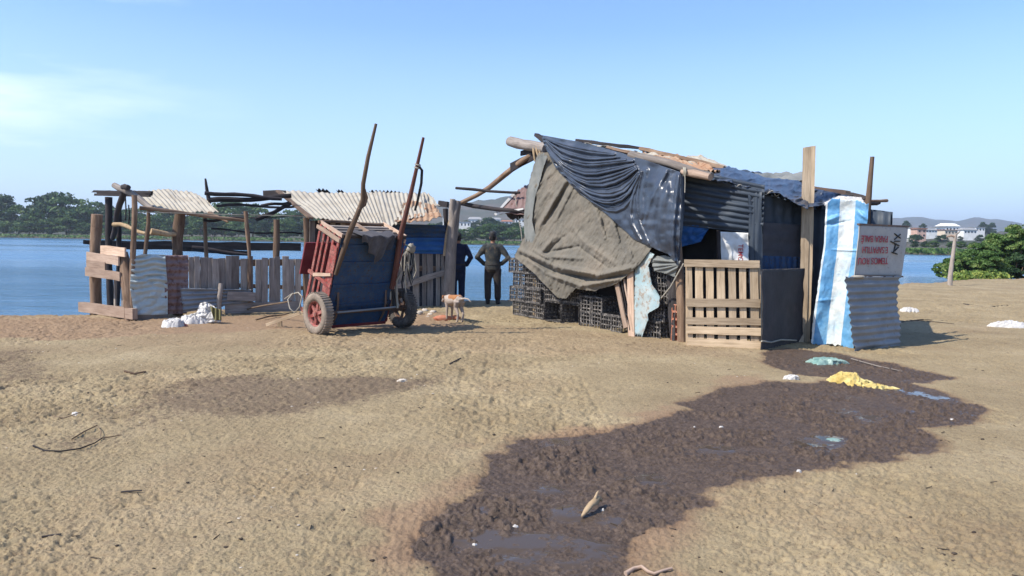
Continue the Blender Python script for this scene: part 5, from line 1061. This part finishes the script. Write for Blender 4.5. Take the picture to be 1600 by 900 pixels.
def person(loc, H, yaw, label, top, pants, pose, cap=True):
    """standing figure facing away (+y before the turn); pose gives the elbow and wrist of each arm"""
    root = thing('person', label, 'person', (0, 0, 0)); s = H / 1.75
    sh = 1.43; hipz = .93; b = MB()
    rings(b, [(.88, 0, 0, .15, .105), (.98, 0, 0, .155, .11), (1.08, 0, .0, .145, .10), (1.2, 0, .0, .165, .11), (1.33, 0, .01, .18, .115), (1.42, 0, .0, .16, .10), (1.47, 0, -.01, .08, .07)])
    b.tube([(0, -.01, 1.44), (0, 0, 1.56)], [.06, .055], 12); rings(b, [(1.50, 0, .03, .03, .04), (1.53, 0, .03, .055, .075), (1.58, 0, .02, .070, .092), (1.64, 0, .01, .076, .098), (1.70, 0, 0, .072, .095), (1.74, 0, 0, .045, .06), (1.755, 0, 0, .01, .02)])
    b.ball((0, .115, 1.60), .018, 0, 8, 6, (1, 1.2, 1.3)); b.ball((-.078, .0, 1.61), .022, 0, 8, 6, (.5, 1, 1.5)); b.ball((.078, .0, 1.61), .022, 0, 8, 6, (.5, 1, 1.5))
    b.ball((0, .098, 1.565), .022, 0, 8, 6, (1.2, .6, .5))
    for sx_, (el, wr, hd) in zip((-1, 1), pose['arms']):
        limb(b, [(sx_ * .185, 0, 1.39), el, wr], [.055, .042, .032]); w = Vector(wr); hdv = (Vector(hd) - w).normalized(); sd = hdv.cross(V(0, 0, 1)); sd = sd.normalized() if sd.length > .1 else V(0, 1, 0)
        b.tube([w, w + hdv * .05, w + hdv * .09], [.030, .038, .034], 10, 0, flat=.55, flatdir=hdv.cross(sd))
        for k in range(4): o_ = sd * (.028 - .0187 * k); L = (.062, .075, .070, .055)[k]; dn = V(0, 0, -1) * .012; b.tube([w + hdv * .085 + o_, w + hdv * (.085 + L * .5) + o_, w + hdv * (.085 + L) + o_ + dn], [.0095, .009, .0075], 7)
        b.tube([w + hdv * .03 + sd * .03, w + hdv * .06 + sd * .055, w + hdv * .09 + sd * .06], [.012, .011, .009], 7)
    for sx_, (hp, kn, an, to) in zip((-1, 1), pose['legs']): limb(b, [hp, kn, an], [.085, .055, .042]); b.tube([Vector(an) + V(0, 0, -.03), to], [.04, .032], 10)
    body = melt(b.build('body', 'skin', root), .010)
    t = MB(); rings(t, [(.84, 0, 0, .18, .135), (.92, 0, 0, .188, .14), (1.0, 0, 0, .180, .135), (1.06, 0, .0, .172, .13), (1.18, 0, .0, .195, .14), (1.30, 0, .01, .215, .14), (1.39, 0, .0, .205, .125), (1.44, 0, -.01, .14, .095), (1.485, 0, -.005, .068, .066)])
    for sx_, (el, wr, hd) in zip((-1, 1), pose['arms']):
        w = Vector(el).lerp(Vector(wr), .92 if pose.get('long', True) else .1); limb(t, [(sx_ * .175, 0, 1.39), tuple(Vector((sx_ * .185, 0, 1.39)).lerp(Vector(el), .5)), el, tuple(w)], [.082, .076, .066, .052])
    melt(t.build('jacket', top, root), .014, 3)
    p = MB(); rings(p, [(.80, 0, 0, .155, .12), (.90, 0, 0, .168, .128), (.98, 0, 0, .160, .12)])
    for hp, kn, an, to in pose['legs']:
        k2 = Vector(an).lerp(Vector(kn), .18); limb(p, [hp, tuple(Vector(hp).lerp(Vector(kn), .5)), kn, tuple(k2)], [.108, .102, .086, .080])
    melt(p.build('trousers', pants, root), .014, 3)
    MB().tube([(.165 * math.cos(a), .125 * math.sin(a), .965) for a in np.linspace(0, 2 * math.pi, 25)], .022, 8).build('belt', 'boots', root)
    for hp, kn, an, to in pose['legs']:
        a_ = Vector(an); f = MB(); limb(f, [tuple(a_ + V(0, 0, .20)), tuple(a_ + V(0, 0, .0)), tuple(a_ + V(0, -.01, -.04))], [.062, .058, .055]); f.tube([a_ + V(0, -.03, -.055), Vector(to) * .5 + a_ * .5 + V(0, 0, -.02), Vector(to)], [.048, .05, .042], 10); melt(f.build('boot', 'boots', root), .012, 2)
    if cap:
        h = MB(); rings(h, [(1.63, 0, -.005, .084, .106), (1.67, 0, -.005, .088, .110), (1.72, 0, -.005, .086, .106), (1.765, 0, 0, .07, .085), (1.78, 0, 0, .03, .04)]); h.plank((0, .10, 1.665), (0, .175, 1.645), .13, .012, (0, 0, 1), 3); melt(h.build('cap', 'boots', root), .010, 2)
        h = MB(); rings(h, [(1.55, 0, -.03, .062, .06), (1.60, 0, -.022, .075, .080), (1.65, 0, -.015, .080, .09)]); melt(h.build('hair', 'hair', root), .010, 2)
        g = MB(); g.plank((.19, .0, .86), (.185, .0, .70), .06, .05, (1, 0, 0), 3); g.plank((.185, .0, .97), (.19, .0, .86), .04, .02, (1, 0, 0), 2); g.build('holster', 'boots', root)
        MB().plank((-.07, -.118, 1.35), (.07, -.118, 1.35), .055, .008, (0, -1, 0), 4).build('back_patch', 'wood_brown', root)
    else:
        h = MB(); rings(h, [(1.55, 0, -.035, .065, .06), (1.61, 0, -.02, .083, .088), (1.68, 0, -.01, .086, .102), (1.74, 0, 0, .068, .08), (1.765, 0, 0, .02, .03)]); melt(h.build('hair', 'hair', root), .010, 2)
    root.location = loc; root.rotation_euler = (0, 0, yaw); root.scale = (s, s, s); return root
legs1 = [((-.09, 0, .90), (-.115, .015, .50), (-.105, -.01, .10), (-.125, .15, .035)), ((.09, 0, .90), (.125, .01, .50), (.135, -.01, .10), (.165, .14, .035))]
hips = dict(arms=[((-.37, -.06, 1.14), (-.20, .03, .97), (-.10, .08, .96)), ((.38, -.05, 1.13), (.205, .03, .98), (.10, .08, .97))], legs=legs1)
pm = Gs(769, 474); person(pm, 1.70, -.05, 'person in dark uniform and cap, seen from behind with hands on hips', 'uniform', 'trousers', hips)
legs2 = [((-.09, 0, .90), (-.10, .02, .50), (-.10, -.01, .10), (-.11, .15, .035)), ((.09, 0, .90), (.10, .02, .50), (.10, -.01, .10), (.12, .14, .035))]
p2 = dict(arms=[((-.24, .06, 1.12), (-.20, .26, 1.03), (-.14, .38, 1.04)), ((.30, -.10, 1.14), (.22, .04, .94), (.16, .12, .90))], legs=legs2)
pb = Gs(715, 473); person(pb, 1.66, .25, 'person in navy clothes half hidden behind the forked post', 'navy', 'navy', p2, False)
# ================================================================== DOG
def dog(loc, yaw, label):
    root = thing('dog', label, 'dog', (0, 0, 0)); b = MB()         # faces -x before the turn
    b.tube([(.25, 0, .40), (.20, 0, .42), (.08, 0, .405), (-.08, 0, .39), (-.20, 0, .385), (-.27, 0, .40)], [.05, .085, .078, .092, .105, .07], 14)
    b.tube([(-.22, 0, .42), (-.31, 0, .42), (-.36, 0, .40)], [.075, .052, .05], 12); b.ball((-.38, 0, .405), .062, 0, 12, 9, (1.1, .9, .9)); b.tube([(-.41, 0, .39), (-.465, 0, .355), (-.495, 0, .34)], [.042, .03, .022], 10)
    for y in (-.045, .045): b.tube([(-.355, y, .445), (-.34, y * 1.5, .455), (-.345, y * 1.9, .405)], [.022, .02, .008], 7)
    for y in (-.055, .055):
        b.tube([(-.21, y, .38), (-.195, y, .25), (-.205, y, .12), (-.205, y, .03)], [.048, .030, .022, .020], 9); b.tube([(-.205, y, .02), (-.245, y, .014)], [.022, .018], 8)
        b.tube([(.20, y, .40), (.15, y, .27), (.235, y, .155), (.215, y, .03)], [.066, .044, .024, .020], 9); b.tube([(.215, y, .02), (.172, y, .014)], [.022, .018], 8)
    b.tube([(.25, 0, .43), (.34, .02, .455), (.44, .04, .45), (.53, .05, .40)], [.024, .018, .014, .009], 8)
    melt(b.build('body', 'fur_white', root), .010, 3)
    h = MB(); h.tube([(.225, 0, .425), (.18, 0, .432), (.02, 0, .422), (-.12, 0, .40), (-.2, 0, .41)], [.06, .082, .078, .09, .08], 14); h.ball((-.375, 0, .415), .060, 0, 12, 9, (1.0, .95, .85))
    for y in (-.045, .045): h.tube([(-.355, y, .447), (-.34, y * 1.5, .458), (-.345, y * 1.9, .403)], [.024, .022, .010], 7)
    melt(h.build('tan_coat', 'fur_tan', root), .010, 3); MB().ball((-.498, 0, .345), .012).build('nose', 'boots', root)
    for y in (-.03, .03): MB().ball((-.43, y, .415), .008).build('eye', 'boots', root)
    root.location = loc; root.rotation_euler = (0, 0, yaw); return root
dg = Gs(707, 501); dog(dg + V(.02, .22, 0), -1.0, 'tan and white dog standing at the foot of the forked post').scale = (1.0, 1.0, 1.0)
# ================================================================== THINGS LYING ABOUT
def cloth_lump(name, part_mat, loc, w, d, h, seed, label, cat, nu=90, nv=60, ragged=.12, sharp=1.0):
    x = np.linspace(-1, 1, nu)[None]; y = np.linspace(-1, 1, nv)[:, None]; X = x + 0 * y; Y = y + 0 * x; r = np.sqrt(X ** 2 + Y ** 2)
    cr_ = 1 - np.abs(fbm(X * 1.5 + seed, Y * 2.0, 3, seed)); hh = h * np.clip(1 - r ** 2.2, 0, 1) ** .6 * (.62 + .30 * vnoise(X * 1.3 + seed, Y * 1.2, seed) * sharp + .26 * cr_) + h * (.20 * (1 - np.abs(vnoise(X * 3 + Y * 2.5, Y * 3 + seed, seed + 1)) * 1.6) + .16 * (1 - np.abs(vnoise(X * 7 - Y * 4, Y * 5 + X * 3 + seed, seed + 2)) * 1.6)) * smooth(1.0, .8, r)
    rag = 1 + ragged * fbm(X * 2.2 + seed, Y * 2.2, 3, seed + 5); k = np.where(r > 1, 1 / np.maximum(r, 1e-6), 1)
    P = np.stack([loc[0] + X * k * rag * w / 2, loc[1] + Y * k * rag * d / 2, loc[2] - .006 + np.where(r > 1, -.02, hh)], 2)
    o = MB().grid(P, 0).build(name, part_mat, None, loc); return tag(o, label, cat)
q = Gs(303, 503); cloth_lump('sack', 'bag_white', q, .52, .40, .16, 3, 'white plastic sack slumped with a raised peak before the brown metal sheet', 'sack')
o_ = bpy.data.objects['sack']
PP = coons([(311, 474), (322, 470), (334, 478)], [(288, 502), (318, 505), (346, 504)], [(311, 474), (308, 486), (288, 502)], [(334, 478), (345, 490), (346, 504)], 50, 40); X_, Y_ = PP[..., 0], PP[..., 1]
yy = G(315, 504).y; pk = MB().grid(at_depth(PP, yy + .10 - .10 * smooth(470, 505, Y_) + .05 * np.abs(vnoise(X_ * .16, Y_ * .12, 4)) + .03 * fbm(X_ * .3, Y_ * .3, 2, 4)), .004, mask=edge_mask(50, 40, .04, 2)).build('raised_flap', 'bag_white', o_)
PP = coons([(328, 478), (345, 484)], [(334, 500), (346, 500)], [(328, 478), (334, 500)], [(345, 484), (346, 500)], 20, 24); MB().grid(at_depth(PP, yy - .02 + .02 * np.sin(PP[..., 0])), .003).build('lining', 'bag_olive', o_)
q = Gs(270, 509); cloth_lump('plastic_bag', 'bag_white', q, .40, .28, .14, 5, 'small crumpled white plastic bag left of the peaked white sack', 'bag', sharp=1.6)
q = Gs(287, 509); cloth_lump('rag', 'red', q, .14, .10, .05, 6, 'small red rag between the two white bags', 'rag', 40, 30)
q = Gs(1328, 598); cloth_lump('yellow_cloth', 'cloth_yellow', q, .46, .34, .085, 8, 'bunched dirty yellow cloth on the mud in front of the striped sheet', 'cloth', 130, 90, .2, 2.0)
q = Gs(1368, 604); cloth_lump('yellow_cloth', 'cloth_yellow', q, .40, .26, .06, 9, 'flat twisted end of yellow cloth trailing towards the blue puddle', 'cloth', 110, 70, .3, 2.4)
q = Gs(1290, 566); cloth_lump('plastic_scrap', 'green_plastic', q, .50, .30, .07, 10, 'greenish plastic scrap on wet mud just before the striped sheet', 'plastic scrap', 60, 40, .3, 1)
q = Gs(1238, 594); cloth_lump('litter', 'bag_white', q, .17, .10, .05, 11, 'small pale scrap at the mud edge left of the yellow cloth', 'litter', 40, 30, .5, 2)
q = Gs(1576, 511); cloth_lump('sack', 'bag_white', q, .75, .32, .12, 12, 'long pale sack lying on the sand at the right edge', 'sack', 90, 50, .1, .8)
q = Gs(1422, 484); cloth_lump('litter', 'bag_white', q, .36, .30, .10, 13, 'pale pinkish scrap on the sand just right of the corrugated sheet', 'litter', 60, 40, .3, 1.4)
q = Gs(1303, 687); cloth_lump('plastic_scrap', 'green_plastic', q, .12, .12, .012, 14, 'flat grey green scrap in the middle of the wide mud patch', 'plastic scrap', 40, 30, .4, 1)
for k, (x, y, w, l) in enumerate([(805, 816, .035, 'tiny white scrap in the wet mud near the lower puddles'), (742, 843, .03, 'tiny pale shell-like scrap at the left of the lower puddles'), (942, 793, .02, 'tiny white bit beside the driftwood piece'), (1490, 656, .07, 'pale scrap at the right tip of the mud'), (1127, 671, .03, 'tiny white bit in the middle of the mud patch'), (1085, 670, .022, 'tiny white bit at the left side of the mud patch'), (630, 596, .11, 'flat pale chip on the dark trampled patch'), (118, 643, .06, 'tiny pale chip on the sand at the left'), (1248, 738, .03, 'tiny white bit at the lower mud edge')]):
    q = Gs(x, y); cloth_lump('litter', 'bag_white' if k not in (6,) else 'stone', q, w, w * .7, .012 + w * .15, 20 + k, l, 'litter', 16, 12, .4, 1)
# driftwood lump in the mud
q = Gs(925, 792); t = thing('driftwood', 'knotty piece of driftwood lying in the mud near the puddles', 'driftwood', q)
A_, B_ = Gs(909, 804, .015), Gs(940, 786, .03); mm = MB(); L = B_ - A_
mm.tube([A_, A_ + L * .2 + V(0, 0, .012), A_ + L * .4 + V(.005, 0, .03), A_ + L * .6 + V(0, 0, .022), A_ + L * .8 + V(0, .01, .028), B_], [.006, .014, .013, .022, .017, .006], 7, .4)
mm.tube([A_ + L * .6 + V(0, 0, .03), A_ + L * .75 + V(.0, .01, .062), A_ + L * .82 + V(.0, .01, .07)], [.012, .008, .004], 6, .4).build('driftwood', 'driftwood', t)
def stick(pts, r, label, mat='twig', name='stick', cat='stick', dz=.012):
    P_ = [Gs(x, y, dz) for x, y in pts]; t = thing(name, label, cat, P_[0]); m = MB(); n = len(P_); m.tube(P_, [r * (1 - .5 * k / n) for k in range(n)], 7, .2); m.build(name, mat, t); return t, m
stick([(52, 695), (70, 703), (95, 706), (125, 702), (148, 692), (160, 682)], .007, 'dark curved branch bowed along the sand at the lower left', 'wood_dark', 'branch', 'branch')
stick([(112, 684), (130, 672), (152, 663), (158, 672), (157, 684)], .005, 'thin bent wire-like twig above the curved branch', 'twig', dz=.02)
stick([(160, 682), (175, 681), (190, 679)], .006, 'short twig at the right end of the curved branch', 'twig')
stick([(978, 886), (990, 880), (1003, 878), (1012, 886), (1022, 889), (1036, 884), (1050, 880)], .011, 'pale wavy stick on the sand at the bottom edge', 'wood_pink', 'stick')
stick([(195, 581), (210, 583), (228, 581)], .014, 'short reddish bark piece on the sand left of the dark patch', 'wood_brown')
stick([(703, 567), (720, 559)], .010, 'short dark stick on the open sand between cart and gate', 'wood_dark')
stick([(1400, 505), (1440, 498), (1480, 500)], .012, 'thin branch on the sand right of the corrugated sheet', 'wood_dark')
stick([(1505, 476), (1540, 478), (1575, 477)], .018, 'dark twig lying far right on the sand beyond the sack', 'wood_dark')
stick([(1410, 497), (1450, 503), (1490, 507)], .008, 'second thin twig crossing behind the first near the metal sheet', 'wood_dark')
stick([(190, 767), (205, 768), (222, 767)], .006, 'small dark twigs low at the left of the sand', 'wood_dark')
stick([(80, 645), (100, 650), (127, 644)], .006, 'low twig beside the pale chip at the left', 'twig')
stick([(65, 836), (80, 834), (95, 837)], .006, 'dark twig near the lower left corner', 'wood_dark')
stick([(1330, 562), (1370, 572), (1410, 582)], .010, 'long straight stick half sunk in mud behind the yellow cloth', 'wood_grey')
stick([(1000, 498), (1020, 503)], .012, 'stick lying at the foot of the crates', 'twig') if 0 else None
# pale rubble beside the shed and rope heap on the ground there
for k, (x, y, r) in enumerate([(655, 487, .07), (664, 484, .06), (672, 488, .055), (677, 486, .06), (668, 491, .04)]):
    t = tag(MB().ball(Gs(x, y, r * .3), r, .28, 9, 6, (1.2, .9, .7)).build('rubble_stone', 'stone', None, Gs(x, y)), 'pale rubble stone in the small heap left of the dog', 'stone', 'rubble stones left of the dog')
q = Gs(693, 497); t = tag(MB().ball(Gs(692, 497, .04), .11, .25, 10, 7, (1.5, .9, .7)).ball(Gs(712, 497, .04), .08, .25, 10, 7, (1.2, .9, .6)).build('brick_lump', 'brick', None, q), 'orange broken bricks around the feet of the dog', 'bricks')
q = Gs(660, 474); cloth_lump('tarp_heap', 'cloth_dark', q, 1.1, .5, .30, 15, 'dark heap of cloth and netting at the foot of the blue shed wall', 'heap', 90, 60, .2, 1.6)
# dark clods and chips scattered over the sand: nobody could count these
rg = np.random.default_rng(77); m = MB(); n_ = 0
while n_ < 260:
    a_ = rg.uniform(-.72, .72); Y = 3.2 * (20 / 3.2) ** rg.uniform(0, 1); X = a_ * Y
    if Y > shore(X) - .4 or (1.2 < X < 6.2 and Y > 10.4) or (X < -1.2 and Y > 11.2): continue
    n_ += 1; r = rg.uniform(.004, .011) * (1.5 if rg.random() < .10 else 1); z = gz(X, Y)
    if rg.random() < .7: m.ball((X, Y, z + r * .2), r, .3, 6, 4, (1.3, 1, .6))
    else:
        an = rg.uniform(0, 3.14); l = rg.uniform(.02, .06); m.tube([(X, Y, z + .003), (X + math.cos(an) * l, Y + math.sin(an) * l, z + .006)], .003, 4)
o = m.build('ground_litter', 'dung'); o['kind'] = 'stuff'; o['label'] = 'dark clods, chips and bits of twig strewn over the sand'

m = MB(); n_ = 0
while n_ < 120:
    a_ = rg.uniform(-.72, .72); Y = 3.2 * (20 / 3.2) ** rg.uniform(0, 1); X = a_ * Y; cx = vnoise(np.array([X * .8]), np.array([Y * .8]), 5)[0]
    if Y > shore(X) - .4 or (1.2 < X < 6.2 and Y > 10.4) or cx < .0 or attrs(np.array([[X]]), np.array([[Y]]))[1][0, 0] > .1: continue
    n_ += 1; r = rg.uniform(.003, .009); m.ball((X, Y, gz(X, Y) + r * .2), r, .35, 5, 4, (1.5, 1, .5))
o = m.build('ground_chips', 'stone'); o['kind'] = 'stuff'; o['label'] = 'pale grit and chips gathered in patches on the sand'
# ------------------------------------------------------------------ haze over the whole place
hm = bpy.data.materials.new('river haze'); hm.use_nodes = True; t_ = hm.node_tree; t_.nodes.remove(t_.nodes['Principled BSDF'])
pv = t_.nodes.new('ShaderNodeVolumePrincipled'); pv.inputs['Color'].default_value = (.78, .88, 1, 1); pv.inputs['Density'].default_value = .00028; pv.inputs['Anisotropy'].default_value = .2
t_.links.new(pv.outputs[0], t_.nodes['Material Output'].inputs['Volume'])
hb_ = MB(); box(hb_, (0, 2150, -4.5), 11000, 4500, 145); hz_ = hb_.build('haze', 'black'); hz_.data.materials[0] = hm; struct(hz_, 'stuff'); hz_['label'] = 'pale blue air haze over the river'
